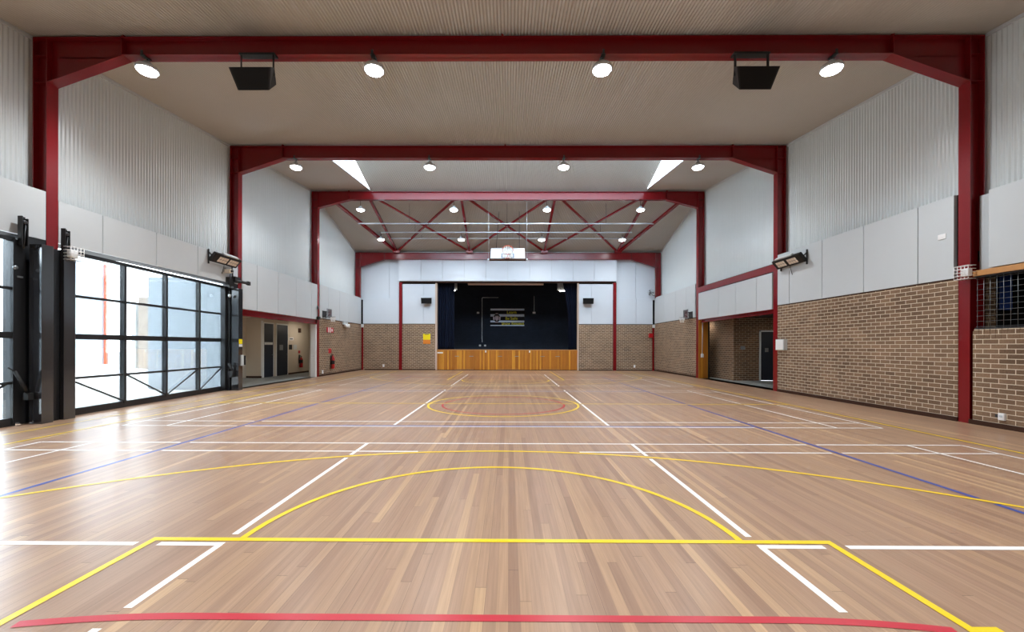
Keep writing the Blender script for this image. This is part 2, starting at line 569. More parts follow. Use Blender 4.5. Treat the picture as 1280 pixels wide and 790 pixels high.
for xa, xb in ((CL, PX0-0.01), (PX1+0.01, CR)):
    flash(xa, xb, PY0-0.4, PY0+0.4); flash(xa, xb, RIDGE[0]-0.4, RIDGE[0])
flash(CL, CR, RIDGE[0]+0.001, RIDGE[0]+0.4)
sk = struct('window_3', (0, PY0, 8))
mb = MB(); mb.box(PX0, PX1, PY0-0.006, PY0, ceil_z(PY0)+0.05, ZP-0.05); mb.build('glazing', 'skyglass', sk)
for x in (PX0, PX1):
    s = 1 if x > 0 else -1
    MB().prism([(x, PY0, ceil_z(PY0)), (x, RIDGE[0], RIDGE[1]), (x, PY0, ZP)], (0.01*s, 0, 0)).build('side_glazing', 'skyglass', sk)
mb = MB()
for i in range(9):
    x = PX0 + (PX1-PX0)*i/8
    mb.box(x-0.03, x+0.03, PY0-0.05, PY0+0.02, ceil_z(PY0), ZP)
mb.box(PX0, PX1, PY0-0.05, PY0+0.02, ceil_z(PY0), ceil_z(PY0)+0.06)
mb.box(PX0, PX1, PY0-0.05, PY0+0.02, ZP-0.06, ZP)
mb.build('mullions', 'white', sk)
# thin wall angle where cladding meets the ceiling
tr = struct('trim_1', (0, 0, 7))
for x in (CL+0.03, CR-0.03):
    for y0, y1 in ((BACK, RIDGE[0]), (RIDGE[0], END)):
        MB().bar((x, y0, ceil_z(y0)-0.03), (x, y1, ceil_z(y1)-0.03), 0.06, 0.06).build('ceiling_angle', 'panel', tr)

# ------------------------------------------------------------------ side walls
def panels(parent, side, x, y0, y1, z0, z1, seams, mat='panel', th=0.06):
    """row of flat sheets with dark joints, face at x"""
    s = side
    ys = [y0] + list(seams) + [y1]
    for a, b in zip(ys, ys[1:]):
        MB().box(x, x+s*th, a+0.009, b-0.009, z0, z1, 0.004).build('acoustic_panel', mat, parent)
    MB().box(x+s*th, x+s*(th+0.03), y0, y1, z0, z1).build('panel_backing', 'backing', parent)

wr = struct('wall_right', (XR, 0, 0))
wl = struct('wall_left', (XL, 0, 0))
mb = MB(); mb.corr((CR-0.02, BACK, 3.9), (0, 1, 0), (0, 0, 1), END+0.5-BACK, 4.75, 0.08, 0.009, (1, 0, 0), 8); mb.build('corrugated_cladding', 'clad', wr)
mb = MB(); mb.corr((CL+0.02, BACK, 3.9), (0, 1, 0), (0, 0, 1), END+0.5-BACK, 4.75, 0.08, 0.009, (1, 0, 0), 8); mb.build('corrugated_cladding', 'clad', wl)
# outer skins behind panels
MB().box(8.80, 8.95, BACK-0.1, END+0.3, 2.70, 4.0).build('wall_core', 'backing', wr)
MB().box(-9.1, -8.75, BACK-0.1, END+0.3, 3.36, 4.05).build('wall_core', 'backing', wl)
# right bay 0: servery window
SY0, SY1, SZ0, SZ1 = 3.2, 7.60, 1.73, 2.70
MB().box(XR, 8.75, BACK, SY1, 0, 1.70).build('brickwork', 'brick', wr)
MB().box(XR, 8.75, BACK, SY0, 1.70, 2.72).build('brickwork', 'brick', wr)
mb = MB()
y = SY0
while y < SY1 - 0.03:
    mb.box(XR-0.005, 8.75, y+0.004, min(y+0.078, SY1), 1.56, 1.73, 0.004); y += 0.086
mb.build('soldier_course', 'brick', wr)
panels(wr, 1, XR+0.02, BACK, 7.38, 2.82, 4.2, [0.0, 2.6, 5.2])
MB().box(8.70, 8.79, 7.36, 7.67, 2.70, 4.2).build('corner_infill', 'panel', wr)
# right bay 1: brick
MB().box(XR, 8.75, FY[0]+0.09, FY[1]-0.12, 0, 2.69).build('brickwork', 'brick', wr)
MB().box(XR+0.02, 8.6, FY[0]+0.12, FY[1]-0.12, 2.69, 2.72).build('shadow_gap', 'skirting', wr)
panels(wr, 1, XR, FY[0]+0.17, FY[1]-0.10, 2.72, 4.31, [8.62, 9.93, 11.24, 12.55])
# right bay 2: opening
A0, A1 = FY[1]+0.1, FY[2]-0.1
panels(wr, 1, XR, A0+0.06, A1, 2.62, 3.80, [14.2, 15.5, 16.77])
MB().box(8.58, 8.95, A0, A1, 2.62, 4.1).build('wall_core', 'backing', wr)
mb = MB(); mb.box(XR-0.01, 8.7, A0, A1, 2.48, 2.50).box(XR-0.01, 8.7, A0, A1, 2.60, 2.62).box(8.58, 8.6, A0, A1, 2.5, 2.6); mb.build('lintel', 'red', wr)
MB().box(XR, 8.7, A0, A1, 3.83, 4.06).build('upper_rail', 'red', wr)
# right bay 3
MB().box(XR, 8.75, FY[2]+0.09, END+0.2, 0, 2.72).build('brickwork', 'brick', wr)
MB().box(XR+0.02, 8.6, FY[2]+0.12, END, 2.72, 2.75).build('shadow_gap', 'backing', wr)
panels(wr, 1, XR, FY[2]+0.20, END-0.06, 2.75, 4.26, [19.8, 21.05, 22.74])
# left bay 0 and 1 (over the doors)
panels(wl, -1, XL, BACK, FY[0]-0.1, 3.36, 4.27, [1.6, 4.2], )
panels(wl, -1, XL, FY[0]+0.1, FY[1]-0.1, 3.36, 4.17, [8.72, 10.06, 11.4])
# left bay 2: alcove opening
panels(wl, -1, XL, A0-0.05, A1, 2.60, 4.17, [14.1, 15.4, 16.7, 18.0])
MB().box(-9.1, -8.74, A0-0.1, A1, 2.62, 4.05).build('wall_core', 'backing', wl)
mb = MB(); mb.box(XL+0.01, -8.85, A0-0.1, A1, 2.38, 2.41).box(XL+0.01, -8.85, A0-0.1, A1, 2.55, 2.58).box(-8.73, -8.71, A0-0.1, A1, 2.4, 2.56); mb.build('lintel', 'red', wl)
# left bay 3
MB().box(XL, -8.9, FY[2]+0.09, END+0.2, 0, 2.66).build('brickwork', 'brick', wl)
MB().box(XL-0.02, -8.75, FY[2]+0.12, END, 2.66, 2.69).build('shadow_gap', 'backing', wl)
panels(wl, -1, XL, FY[2]+0.14, END-0.06, 2.69, 4.22, [19.7, 21.0, 22.2])
MB().box(-9.1, -8.74, FY[2], END+0.3, 2.66, 4.05).build('wall_core', 'backing', wl)
MB().box(8.58, 8.95, FY[2], END+0.3, 2.70, 4.05).build('wall_core', 'backing', wr)
MB().box(-9.1, XL, BACK, 1.4, 0, 3.4).build('brickwork', 'brick', wl)
# skirtings
def skirt(name, x0, x1, y0, y1, h=0.085):
    o = MB().box(x0, x1, y0, y1, 0, h).build(name, 'skirting'); o['kind'] = 'structure'
skirt('baseboard_right', XR-0.02, XR, BACK, FY[0]-0.1)
skirt('baseboard_right.001', XR-0.02, XR, FY[0]+0.1, FY[1]-0.12)
skirt('baseboard_right.002', XR-0.02, XR, FY[2]+0.1, END)
skirt('baseboard_left', XL, XL+0.02, FY[2]+0.1, END)
for x0, x1 in ((-8.45, -6.46), (-6.22, -4.3), (4.1, 6.06), (6.3, 8.4)):
    skirt('baseboard_back', x0, x1, END-0.02, END, 0.06)

# wall behind the camera
wf = struct('wall_front', (0, BACK, 0))
MB().box(-9, 8.9, BACK-0.25, BACK, 0, 2.7).build('brickwork', 'brick', wf)
MB().box(-9, 8.9, BACK-0.25, BACK, 2.7, 7).build('upper_lining', 'panel', wf)

# ------------------------------------------------------------------ recess on the left (with two doors)
al = struct('recess_wall_left', (-10.6, 18, 0))
MB().box(-11.5, XL-0.02, A0-0.1, 24.3, -0.12, 0.0).build('vinyl_floor', 'concrete', al)
MB().box(-11.5, -8.87, A0-0.1, 24.3, 2.62, 2.8).build('soffit', 'cream', al)
RX, RY = -10.75, 17.9
MB().box(-11.5, RX-0.15, RY, RY+0.15, 0, 2.65).build('plaster_wall', 'cream', al)
MB().box(RX-0.15, RX, RY, 24.2, 0, 2.65).build('plaster_wall', 'cream', al)
MB().box(-11.6, -11.45, A0-0.1, RY+0.1, 0, 2.65).build('plaster_wall', 'cream', al)
MB().box(RX, -9.22, 24.0, 24.2, 0, 2.65).build('plaster_wall', 'cream', al)
MB().box(-11.6, -8.98, A0-0.12, A0-0.02, 0, 3.6).build('outer_wall', 'out_wall', al)
MB().box(-11.6, -9.1, A0-0.02, 24.2, 2.8, 3.0).build('annex_roof', 'out_wall', al)
MB().box(-8.90, -8.665, 18.44, 18.53, 0, 2.37).build('white_return', 'white', al)
MB().box(-9.22, -8.9, 18.95, 24.2, 0, 2.60).build('passage_wall', 'cream', al)
MB().box(RX, RX+0.015, 20.0, 24, 0, 0.08).build('skirting', 'skirting', al)
MB().box(-11.45, RX-0.02, RY-0.015, RY, 0, 0.08).build('skirting', 'skirting', al)
MB().box(RX-0.05, RX+0.02, RY-0.012, RY+0.04, 0, 2.5).build('corner_trim', 'white', al)
def recess_door(name, y0, y1, h):
    d = struct(name, (RX, (y0+y1)/2, 0))
    MB().box(RX-0.02, RX+0.025, y0+0.04, y1-0.04, 0.01, h-0.05, 0.004).build('door_leaf', 'navy', d)
    MB().box(RX-0.02, RX+0.03, y0, y0+0.04, 0, h).build('door_jamb', 'white', d)
    MB().box(RX-0.02, RX+0.03, y1-0.04, y1, 0, h).build('door_jamb', 'white', d)
    MB().box(RX-0.02, RX+0.03, y0+0.04, y1-0.04, h-0.05, h).build('door_head', 'white', d)
    hd = MB(); hd.tube([(RX+0.025, y1-0.12, 1.0), (RX+0.08, y1-0.12, 1.0), (RX+0.08, y1-0.24, 1.0)], 0.01); hd.build('door_handle', 'grey_metal', d)
    return d
d = recess_door('door_3', 17.95, 18.74, 2.44)
MB().box(RX+0.025, RX+0.032, 18.02, 18.64, 1.45, 1.56).build('door_sign', 'white_plastic', d)
d = recess_door('door_4', 18.94, 19.96, 2.44)
MB().box(RX+0.025, RX+0.032, 19.2, 19.5, 1.20, 1.45).build('door_sign', 'grey_metal', d)
def soffit_light(x, y, z, label):
    t = thing('ceiling_light', label, 'light', (x, y, z), 'recess ceiling lights')
    MB().box(x-0.16, x+0.16, y-0.6, y+0.6, z-0.06, z-0.002, 0.01).build('fitting_body', 'white', t)
    MB().box(x-0.13, x+0.13, y-0.57, y+0.57, z-0.075, z-0.058, 0.006).build('diffuser', 'soft_lamp', t)
soffit_light(-10.2, 15.6, 2.62, 'fluorescent ceiling light over the cream recess beside the glazed door')
soffit_light(-9.95, 20.6, 2.62, 'fluorescent ceiling light in the passage past the dark doors')

# ------------------------------------------------------------------ recess on the right
ar = struct('recess_wall_right', (9.6, 17, 0))
MB().box(XR+0.02, 12.2, A0-0.1, 21.2, -0.12, 0.0).build('concrete_floor', 'concrete', ar)
MB().box(8.75, 12.2, A0-0.1, 21.2, 2.62, 2.8).build('soffit', 'backing', ar)
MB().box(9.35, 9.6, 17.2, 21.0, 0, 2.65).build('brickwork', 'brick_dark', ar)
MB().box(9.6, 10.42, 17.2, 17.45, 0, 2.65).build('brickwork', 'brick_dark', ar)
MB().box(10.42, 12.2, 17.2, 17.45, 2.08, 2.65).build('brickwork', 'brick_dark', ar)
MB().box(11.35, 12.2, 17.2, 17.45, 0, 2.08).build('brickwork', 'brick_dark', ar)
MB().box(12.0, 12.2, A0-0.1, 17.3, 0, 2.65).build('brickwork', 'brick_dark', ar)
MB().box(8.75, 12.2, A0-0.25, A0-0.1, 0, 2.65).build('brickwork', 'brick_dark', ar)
MB().box(8.75, 9.5, 20.9, 21.1, 0, 2.65).build('dark_end', 'navy', ar)
MB().box(8.88, 8.95, 18.42, 21.0, 0, 2.65).build('passage_wall', 'backing', ar)
MB().box(XR-0.04, 8.86, 18.40, 18.44, 0, 2.60).build('timber_lining', 'planks', ar)
d = struct('door_5', (10.9, 17.2, 0))
MB().box(10.47, 11.30, 17.22, 17.27, 0.01, 2.03, 0.004).build('door_leaf', 'navy', d)
mb = MB(); mb.box(10.41, 10.47, 17.16, 17.3, 0, 2.09).box(11.30, 11.36, 17.16, 17.3, 0, 2.09).box(10.41, 11.36, 17.16, 17.3, 2.03, 2.09); mb.build('door_frame', 'light_grey', d)
MB().box(10.66, 10.80, 17.20, 17.22, 1.19, 1.36).build('door_sign', 'grey_metal', d)
MB().box(9.64, 9.82, 17.18, 17.2, 1.29, 1.43).build('wall_plate', 'grey_metal', ar)

soffit_light(9.05, 19.4, 2.62, 'fluorescent ceiling light over the brick passage at the right recess')
soffit_light(11.2, 15.4, 2.62, 'added unseen ceiling light inside the brick recess by the navy door')  # added to brighten the navy door side of the recess
soffit_light(10.9, 6.6, 3.0, 'added unseen ceiling light in the dim servery behind the grille')  # added to lift the dark servery interior

# ------------------------------------------------------------------ servery window with grille (right bay 0)
wn = struct('window_2', (XR, 5.4, SZ0))
MB().box(XR-0.01, 8.7, SY0-0.1, SY1, SZ1, SZ1+0.10).build('timber_lintel', 'trimwood', wn)
mb = MB()
n = int((SY1-SY0)/0.1)
for i in range(n+1):
    y = SY1 - 0.02 - i*0.1
    mb.tube([(8.56, y, SZ0), (8.56, y, SZ1)], 0.0035, 6)
for i in range(10):
    z = SZ0 + 0.05 + i*0.096
    mb.tube([(8.565, SY0, z), (8.565, SY1, z)], 0.0035, 6)
mb.build('wire_grille', 'grey_metal', wn)
mb = MB(); mb.box(8.53, 8.6, SY0, SY1, SZ0, SZ0+0.03).box(8.53, 8.6, SY0, SY1, SZ1-0.03, SZ1); mb.build('grille_frame', 'dark_grey', wn)
rm = struct('servery_wall', (10, 5.4, 0))
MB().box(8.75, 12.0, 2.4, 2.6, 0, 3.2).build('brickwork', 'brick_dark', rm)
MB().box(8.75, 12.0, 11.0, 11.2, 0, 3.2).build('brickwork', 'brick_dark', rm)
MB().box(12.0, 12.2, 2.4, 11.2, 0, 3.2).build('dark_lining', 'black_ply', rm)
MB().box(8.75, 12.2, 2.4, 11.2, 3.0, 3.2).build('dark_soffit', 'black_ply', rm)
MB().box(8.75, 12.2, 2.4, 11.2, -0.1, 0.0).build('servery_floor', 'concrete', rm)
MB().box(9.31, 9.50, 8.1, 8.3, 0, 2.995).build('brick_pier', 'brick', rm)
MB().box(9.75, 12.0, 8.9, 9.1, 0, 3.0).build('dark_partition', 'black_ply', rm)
o = MB().box(10.43, 10.70, 8.82, 8.88, 2.2, 2.98, 0.005).build('notice_board', 'line_blue')
tag(o, 'dark blue board hanging in the dim room behind the wire grille', 'board')

# ------------------------------------------------------------------ steel portal frames
def isec(x_in, s, depth, y, z0, z1, fw=0.2, ft=0.018, wt=0.012):
    """column: inner flange face at x_in, section runs outwards (s)"""
    mb = MB()
    xo = x_in + s*depth
    mb.box(x_in, x_in+s*ft, y-fw/2, y+fw/2, z0, z1)
    mb.box(xo-s*ft, xo, y-fw/2, y+fw/2, z0, z1)
    mb.box(x_in+s*ft, xo-s*ft, y-wt/2, y+wt/2, z0, z1)
    return mb
flabels = ['nearest dark red steel portal frame, two black loudspeakers under its beam',
           'second red steel portal frame, infrared heaters beside its columns',
           'third red steel portal frame, its beam washed pale by the skylight',
           'farthest red steel portal frame, across the stage end wall']
for k, (y, zt, zb, zh) in enumerate(zip(FY, FT, FB, FH)):
    fr = thing('portal_frame', flabels[k], 'steel frame', (0, y, 0), 'red steel portal frames')
    ft, wt, fw = 0.018, 0.012, 0.2
    z0 = 0.0
    # left columns above the black door posts reach the floor behind them
    isec(XR, 1, 0.27, y, 0 if k < 3 else 4.2, zt).build('column', 'red', fr)
    isec(XL, -1, 0.27, y, 0 if k < 3 else 4.2, zt).build('column', 'red', fr)
    mb = MB()
    x0, x1 = XL-0.27, XR+0.27
    mb.box(x0, x1, y-fw/2, y+fw/2, zt-ft, zt)
    mb.box(XL+0.001, XR-0.001, y-wt/2, y+wt/2, zb, zt-ft)
    mb.box(XL+1.35, XR-1.35, y-fw/2, y+fw/2, zb, zb+ft)
    mb.build('beam', 'red', fr)
    for s, xc in ((1, XR), (-1, XL)):
        mb = MB()
        xi = xc - s*1.4
        e = Vector((0, wt, 0))
        mb.prism([(xi, y-wt/2, zb+ft), (xc, y-wt/2, zb+ft), (xc, y-wt/2, zh)], (0, wt, 0))
        mb.bar((xi-s*0.02, y, zb+ft/2-0.004), (xc, y, zh), fw, ft)
        mb.build('haunch', 'red', fr)
        mb = MB()
        for xx in (xi, xc + s*0.01):
            for q in (-1, 1):
                mb.box(xx-0.006, xx+0.006, y+q*wt/2, y+q*(fw/2-0.002), zb+ft if xx == xi else zh, zt-ft)
        for zz in (zb, zh):
            mb.box(xc+s*0.018, xc+s*0.25, y-fw/2+0.01, y+fw/2-0.01, zz-0.006, zz+0.006)
        mb.build_each('stiffener', 'red', fr)
    if k in (0, 1, 2):
        mb = MB()
        for xx in (XL+1.4, CX, XR-1.4):
            mb.box(xx-0.02, xx+0.02, y-0.09, y-0.02, zt, zt+0.05)
        mb.build_each('cleat', 'red', fr)
# thin red posts in the end-wall corners (below the panels)
for x in (XL+0.03, XR-0.11):
    o = MB().box(x, x+0.08, END-0.08, END, 0, 2.55).build('trim_2', 'red'); o['kind'] = 'structure'

# roof bracing under the rear slope
br = struct('trim_3', (0, 21, 7))
def rz(y): return ceil_z(y) - 0.14
ya, yb = 18.75, 23.75
zA, zB = 8.06, 6.92
nodes_a = [-6.32, -2.16, 2.06, 6.2]
nodes_b = [-6.50, -2.29, 2.04, 6.27]
for a, b in zip(nodes_a, nodes_b):
    MB().bar((a, ya, zA), (b, yb, zB), 0.11, 0.11).build('roof_strut', 'red', br)
for i in range(3):
    for (xa, xb) in ((nodes_a[i]+0.35, nodes_b[i+1]-0.12), (nodes_a[i+1]-0.35, nodes_b[i]+0.12)):
        MB().bar((xa, ya, zA+0.02), (xb, yb, zB+0.02), 0.08, 0.08).build('cross_brace', 'red', br)
for (xa, xb) in ((-7.95, -6.6), (7.75, 6.4)):
    MB().bar((xa, 18.95, 7.98), (xb, yb, zB), 0.15, 0.10).build('edge_strut', 'red', br)
mb = MB()
for x in nodes_b: mb.box(x-0.2, x+0.2, yb-0.05, yb+0.1, zB-0.12, zB+0.03)
mb.build_each('gusset', 'red', br)

# ------------------------------------------------------------------ end wall and stage
we = struct('wall_back', (0, END, 0))
SX0, SX1, SZ = -4.22, 4.02, 1.21
for x0, x1 in ((-8.75, SX0-0.02), (SX1+0.03, 8.6)):
    MB().box(x0, x1, END, END+0.25, 0, 2.68).build('brickwork', 'brick', we)
    MB().box(x0, x1, END+0.03, END+0.25, 2.68, 2.72).build('shadow_gap', 'backing', we)
def epanels(xs, z0, z1, yf, th=0.05):
    for a, b in zip(xs, xs[1:]):
        MB().box(a+0.008, b-0.008, yf, yf+th, z0, z1, 0.004).build('wall_panel', 'panel_end', we)
    MB().box(xs[0], xs[-1], yf+th, yf+th+0.03, z0, z1).build('panel_backing', 'light_grey', we)
epanels([-8.58, -6.43], 2.72, 4.20, END)
epanels([6.27, 7.44, 8.42], 2.72, 4.22, END)
epanels([-8.9, -7.05, -6.3], 4.15, 7.2, END+0.12)
epanels([6.1, 7.44, 8.85], 4.15, 7.2, END+0.12)
epanels([-6.25, -5.02, SX0-0.1], 2.72, 5.05, END)
epanels([SX1+0.08, 4.83, 6.09], 2.72, 5.06, END)
epanels([-6.44, -5.13, -3.87, -2.60, -1.34, -0.07, 1.20, 2.48, 3.74, 4.96, 6.27], 5.20, 6.53, END-0.18)
MB().box(-6.44, 6.27, END-0.12, END+0.3, 5.20, 6.9).build('bulkhead_core', 'light_grey', we)
MB().box(-6.4, 6.24, END-0.1, END+0.2, 5.13, 5.20).build('bulkhead_rail', 'skirting', we)
MB().box(-9, 8.9, END+0.2, END+0.4, 5.2, 7.6).build('wall_core', 'light_grey', we)
MB().box(-9, SX0-0.3, END+0.25, END+0.4, 0, 5.3).build('wall_core', 'black_ply', we)
MB().box(SX1+0.3, 8.9, END+0.25, END+0.4, 0, 5.3).build('wall_core', 'black_ply', we)
for x in (-6.43, 6.09):
    MB().box(x, x+0.18, END-0.09, END-0.0, 0, 5.14).build('red_post', 'red', we)
for x0, x1 in ((SX0-0.1, SX0), (SX1, SX1+0.07)):
    MB().box(x0, x1, END-0.02, END+0.26, SZ if 0 else 0.0, 5.12).build('proscenium_trim', 'palewood', we)

S0, S1 = SX0+0.006, SX1-0.006
st = thing('stage', 'raised stage with orange vertical timber boards and lift-out hatches along its front', 'stage', (0, END, 0))
MB().box(S0, S1, END, END+0.04, 0.03, SZ-0.04).build('front_boarding', 'planks', st)
MB().box(S0, S1, END-0.02, END+0.2, SZ-0.045, SZ, 0.008).build('nosing', 'trimwood', st)
MB().box(S0, S1, END+0.201, END+0.5, SZ-0.15, SZ-0.002).box(-5.97, 5.97, END+0.5, 29.44, SZ-0.15, SZ-0.002).build('stage_deck', 'black_ply', st)
MB().box(S0, S1, END+0.02, END+0.06, 0, 0.035).build('kick_strip', 'skirting', st)
for x0, x1 in ((-3.18, -2.06), (-0.65, 0.61), (1.83, 3.0)):
    h = MB().box(x0, x1, END-0.014, END, 0.08, SZ-0.16, 0.003).build('access_hatch', 'planks', st)
    mb = MB()
    for x in (x0+0.14, x1-0.14):
        mb.box(x-0.12, x+0.12, END-0.02, END-0.012, 0.80, 0.835)
    mb.build_each('strap_hinge', 'grey_metal', h)
    MB().box(x0, x1, END-0.016, END-0.005, 0.045, 0.075).build('bottom_bead', 'trimwood', st)
# stage house
sh = struct('stage_wall', (0, 29.5, SZ))
MB().box(-6.2, 6.2, 29.5, 29.7, 0, 7).build('brickwork', 'brick_black', sh)
MB().box(-6.2, -6.0, END+0.2, 29.7, 0, 7).build('side_lining', 'black_ply', sh)
MB().box(6.0, 6.2, END+0.2, 29.7, 0, 7).build('side_lining', 'black_ply', sh)
MB().box(-6.2, 6.2, END+0.3, 29.7, 6.2, 6.4).build('stage_soffit', 'black_ply', sh)

def curtain(name, x0, x1, y, z0, z1, label, amp=0.07, tie=0.0, folds=9):
    mb = MB()
    NX, NZ = folds*8, 24
    grid = []
    for j in range(NZ+1):
        v = j/NZ
        row = []
        w = 1 - tie*math.sin(min(1, (1-v)*1.6)*PI/2)
        for i in range(NX+1):
            u = i/NX
            x = (x0 + (x1-x0)*u*w) if tie >= 0 else x0
            a = amp*(0.8+0.4*math.sin(u*17+1))
            yy = y + a*math.sin(u*folds*2*PI + 0.6*math.sin(v*3+u*5)) + 0.02*math.sin(u*31)
            row.append(mb.bm.verts.new((x, yy, z0 + (z1-z0)*v)))
        grid.append(row)
    for j in range(NZ):
        for i in range(NX):
            f = mb.bm.faces.new((grid[j][i], grid[j][i+1], grid[j+1][i+1], grid[j+1][i])); f.smooth = True
    o = mb.build(name, 'black_cloth')
    md = o.modifiers.new('thick', 'SOLIDIFY'); md.thickness = 0.006
    return tag(o, label, 'curtain', 'stage curtains')
curtain('stage_curtain', -4.35, -3.28, 24.75, SZ+0.005, 5.3, 'navy black stage curtain gathered at the left of the stage opening')
curtain('stage_curtain', 4.2, 3.22, 24.75, SZ+0.005, 5.3, 'navy black stage curtain drawn back at the right of the stage opening', tie=0.36)

# school sign on the stage back wall
sg = thing('stage_sign', 'black sign with silver bars, crest and yellow lettering on the stage back wall', 'sign', (-0.12, 29.5, 2.86))
MB().box(-1.33, 1.12, 29.46, 29.495, 2.84, 4.12, 0.004).build('sign_board', 'black_ply', sg)
for za, zb_ in ((3.97, 4.10), (3.53, 3.70), (3.12, 3.25), (2.86, 2.93)):
    MB().box(-1.32, 1.10, 29.445, 29.462, za, zb_).build('silver_bar', 'silver', sg)
text_mesh('lettering', 'Learn', 0.30, 'letter', sg, (0.20, 29.45, 3.83), 0.66)
text_mesh('lettering', 'Be', 0.28, 'letter', sg, (-0.11, 29.45, 3.40), 0.26)
text_mesh('lettering', 'Safe', 0.28, 'letter', sg, (0.36, 29.45, 3.40), 0.52)
text_mesh('lettering', 'Show Respect', 0.29, 'letter', sg, (0.28, 29.45, 3.03), 1.60)
mb = MB()
pts = [(-0.86+0.24*math.sin(a), 29.432, 3.44+0.30*math.cos(a)) for a in [2*PI*i/20 for i in range(20)]]
mb.prism(pts, (0, 0.02, 0)); cr = mb.build('crest', 'black', sg)
mb = MB()
mb.prism([(-0.98, 29.425, 3.58), (-0.74, 29.425, 3.58), (-0.74, 29.425, 3.35), (-0.86, 29.425, 3.20), (-0.98, 29.425, 3.35)], (0, 0.01, 0))
mb.box(-0.98, -0.74, 29.42, 29.43, 3.10, 3.16); mb.box(-0.95, -0.77, 29.42, 29.43, 3.72, 3.76)
for s in (-1, 1):
    mb.prism([(-0.86+s*0.15, 29.425, 3.5), (-0.86+s*0.28, 29.425, 3.56), (-0.86+s*0.26, 29.425, 3.3), (-0.86+s*0.15, 29.425, 3.28)], (0, 0.01, 0))
mb.build('crest_shield', 'crest_pink', cr)

o = MB().box(-2.45, 2.06, 24.55, 24.68, 5.06, 5.22, 0.02).build('projection_screen', 'palewood')
tag(o, 'long pale roller screen housing hung under the top of the stage opening', 'screen')
cd = thing('conduit', 'thin white conduit bent down the stage back wall left of the sign', 'conduit', (-1.92, 29.5, 2.0))
MB().tube([(-0.75, 29.46, 4.89), (-1.88, 29.46, 4.89), (-1.92, 29.46, 4.86), (-1.92, 29.46, 2.0), (-1.9, 29.46, 1.7)], 0.02).build('pipe', 'light_grey', cd)
cd = thing('conduit', 'short white conduit dropping to a small box right of the stage sign', 'conduit', (1.8, 29.5, 3.8))
MB().tube([(1.8, 29.46, 5.0), (1.8, 29.46, 3.85)], 0.018).build('pipe', 'light_grey', cd)
MB().box(1.7, 1.9, 29.42, 29.49, 3.74, 3.87, 0.01).build('outlet_box', 'white_plastic', cd)
o = MB().box(-2.29, -2.12, 29.42, 29.49, 3.74, 3.86, 0.01).build('wall_box', 'light_grey')
tag(o, 'small grey box on the stage back wall left of the conduit', 'box')
for i, x in enumerate((-2.06, -1.70)):
    o = MB().box(x-0.07, x+0.07, 29.47, 29.5, 1.40, 1.52, 0.008).build('power_outlet', 'white_plastic')
    MB().box(x-0.035, x+0.035, 29.465, 29.472, 1.44, 1.48).build('socket_face', 'light_grey', o)
    tag(o, 'white power outlet low on the stage back wall, %s of a pair' % ('left' if i == 0 else 'right'), 'power outlet', 'stage power outlets')
for i, (x0, x1) in enumerate(((-4.3, -3.52), (3.30, 3.86))):
    t = thing('batten_light', 'lit fluorescent batten high over the stage, beside the %s curtain' % ('left', 'right')[i], 'light', ((x0+x1)/2, 27, 5.1), 'stage batten lights')
    MB().box(x0, x1, 26.95, 27.05, 5.08, 5.16, 0.01).build('batten_body', 'white', t)
    MB().tube([(x0+0.02, 27, 5.05), (x1-0.02, 27, 5.05)], 0.03, 10).build('fluorescent_tube', 'tube', t)
    mb = MB()
    for x in (x0+0.1, x1-0.1): mb.tube([(x, 27, 5.15), (x, 27, 6.2)], 0.008, 6)
    mb.build_each('hanger', 'dark_grey', t)
    MB().box(x0-0.1, x1+0.1, 27.15, 27.2, 5.1, 6.19).build('lit_patch_board', 'light_grey', t)  # pale board stands in for the wall lit above the tube
for x0, x1, z0, z1, lb in ((-4.19, -3.86, 0.98, 1.06, 'white strip label at the left end of the stage front'),):
    tag(MB().box(x0, x1, END-0.022, END-0.014, z0, z1).build('label_plate', 'white_plastic'), lb, 'label')
for x, lb in ((-1.35, 'small white tag on the stage front left of centre'), (1.22, 'small white tag on the stage front right of centre')):
    tag(MB().box(x-0.035, x+0.035, END-0.028, END-0.02, SZ-0.17, SZ-0.045).build('label_tag', 'white_plastic'), lb, 'label')

# wall speakers beside the stage
for i, x in enumerate((-4.77, 4.575)):
    t = thing('wall_speaker', 'small black loudspeaker on the white panel %s of the stage' % ('left', 'right')[i], 'speaker', (x, END, 3.9), 'stage side speakers')
    MB().hexa([(x-.30, END-.36, 3.86), (x+.30, END-.36, 3.86), (x+.24, END-.06, 3.90), (x-.24, END-.06, 3.90),
               (x-.31, END-.42, 4.19), (x+.31, END-.42, 4.19), (x+.25, END-.06, 4.23), (x-.25, END-.06, 4.23)]).build('cabinet', 'black', t)
    MB().hexa([(x-.28, END-.37, 3.88), (x+.28, END-.37, 3.88), (x+.28, END-.36, 3.88), (x-.28, END-.36, 3.88),
               (x-.29, END-.43, 4.17), (x+.29, END-.43, 4.17), (x+.29, END-.42, 4.17), (x-.29, END-.42, 4.17)]).build('grille', 'grille', t)
    mb = MB(); mb.box(x-.1, x+.1, END-.02, END, 3.92, 4.2).box(x-.04, x+.04, END-.08, END-.02, 4.0, 4.1); mb.build('wall_bracket', 'dark_grey', t)

# yellow and orange notice on the brick
t = thing('warning_sign', 'yellow and orange warning sign on the brick left of the stage', 'sign', (-4.82, END, 1.55))
MB().box(-5.03, -4.60, END-0.012, END, 1.78, 2.13, 0.002).build('yellow_plate', 'sign_yellow', t)
MB().box(-5.03, -4.60, END-0.012, END, 1.54, 1.775, 0.002).build('orange_plate', 'sign_orange', t)
MB().box(-4.93, -4.70, END-0.014, END-0.012, 2.08, 2.115).build('dark_heading', 'dark_grey', t)
o = MB().box(8.17, 8.40, END-0.1, END, 1.93, 2.17, 0.01).build('alarm_box', 'ext_red')
tag(o, 'small red alarm box on the brick by the far right corner post', 'alarm')

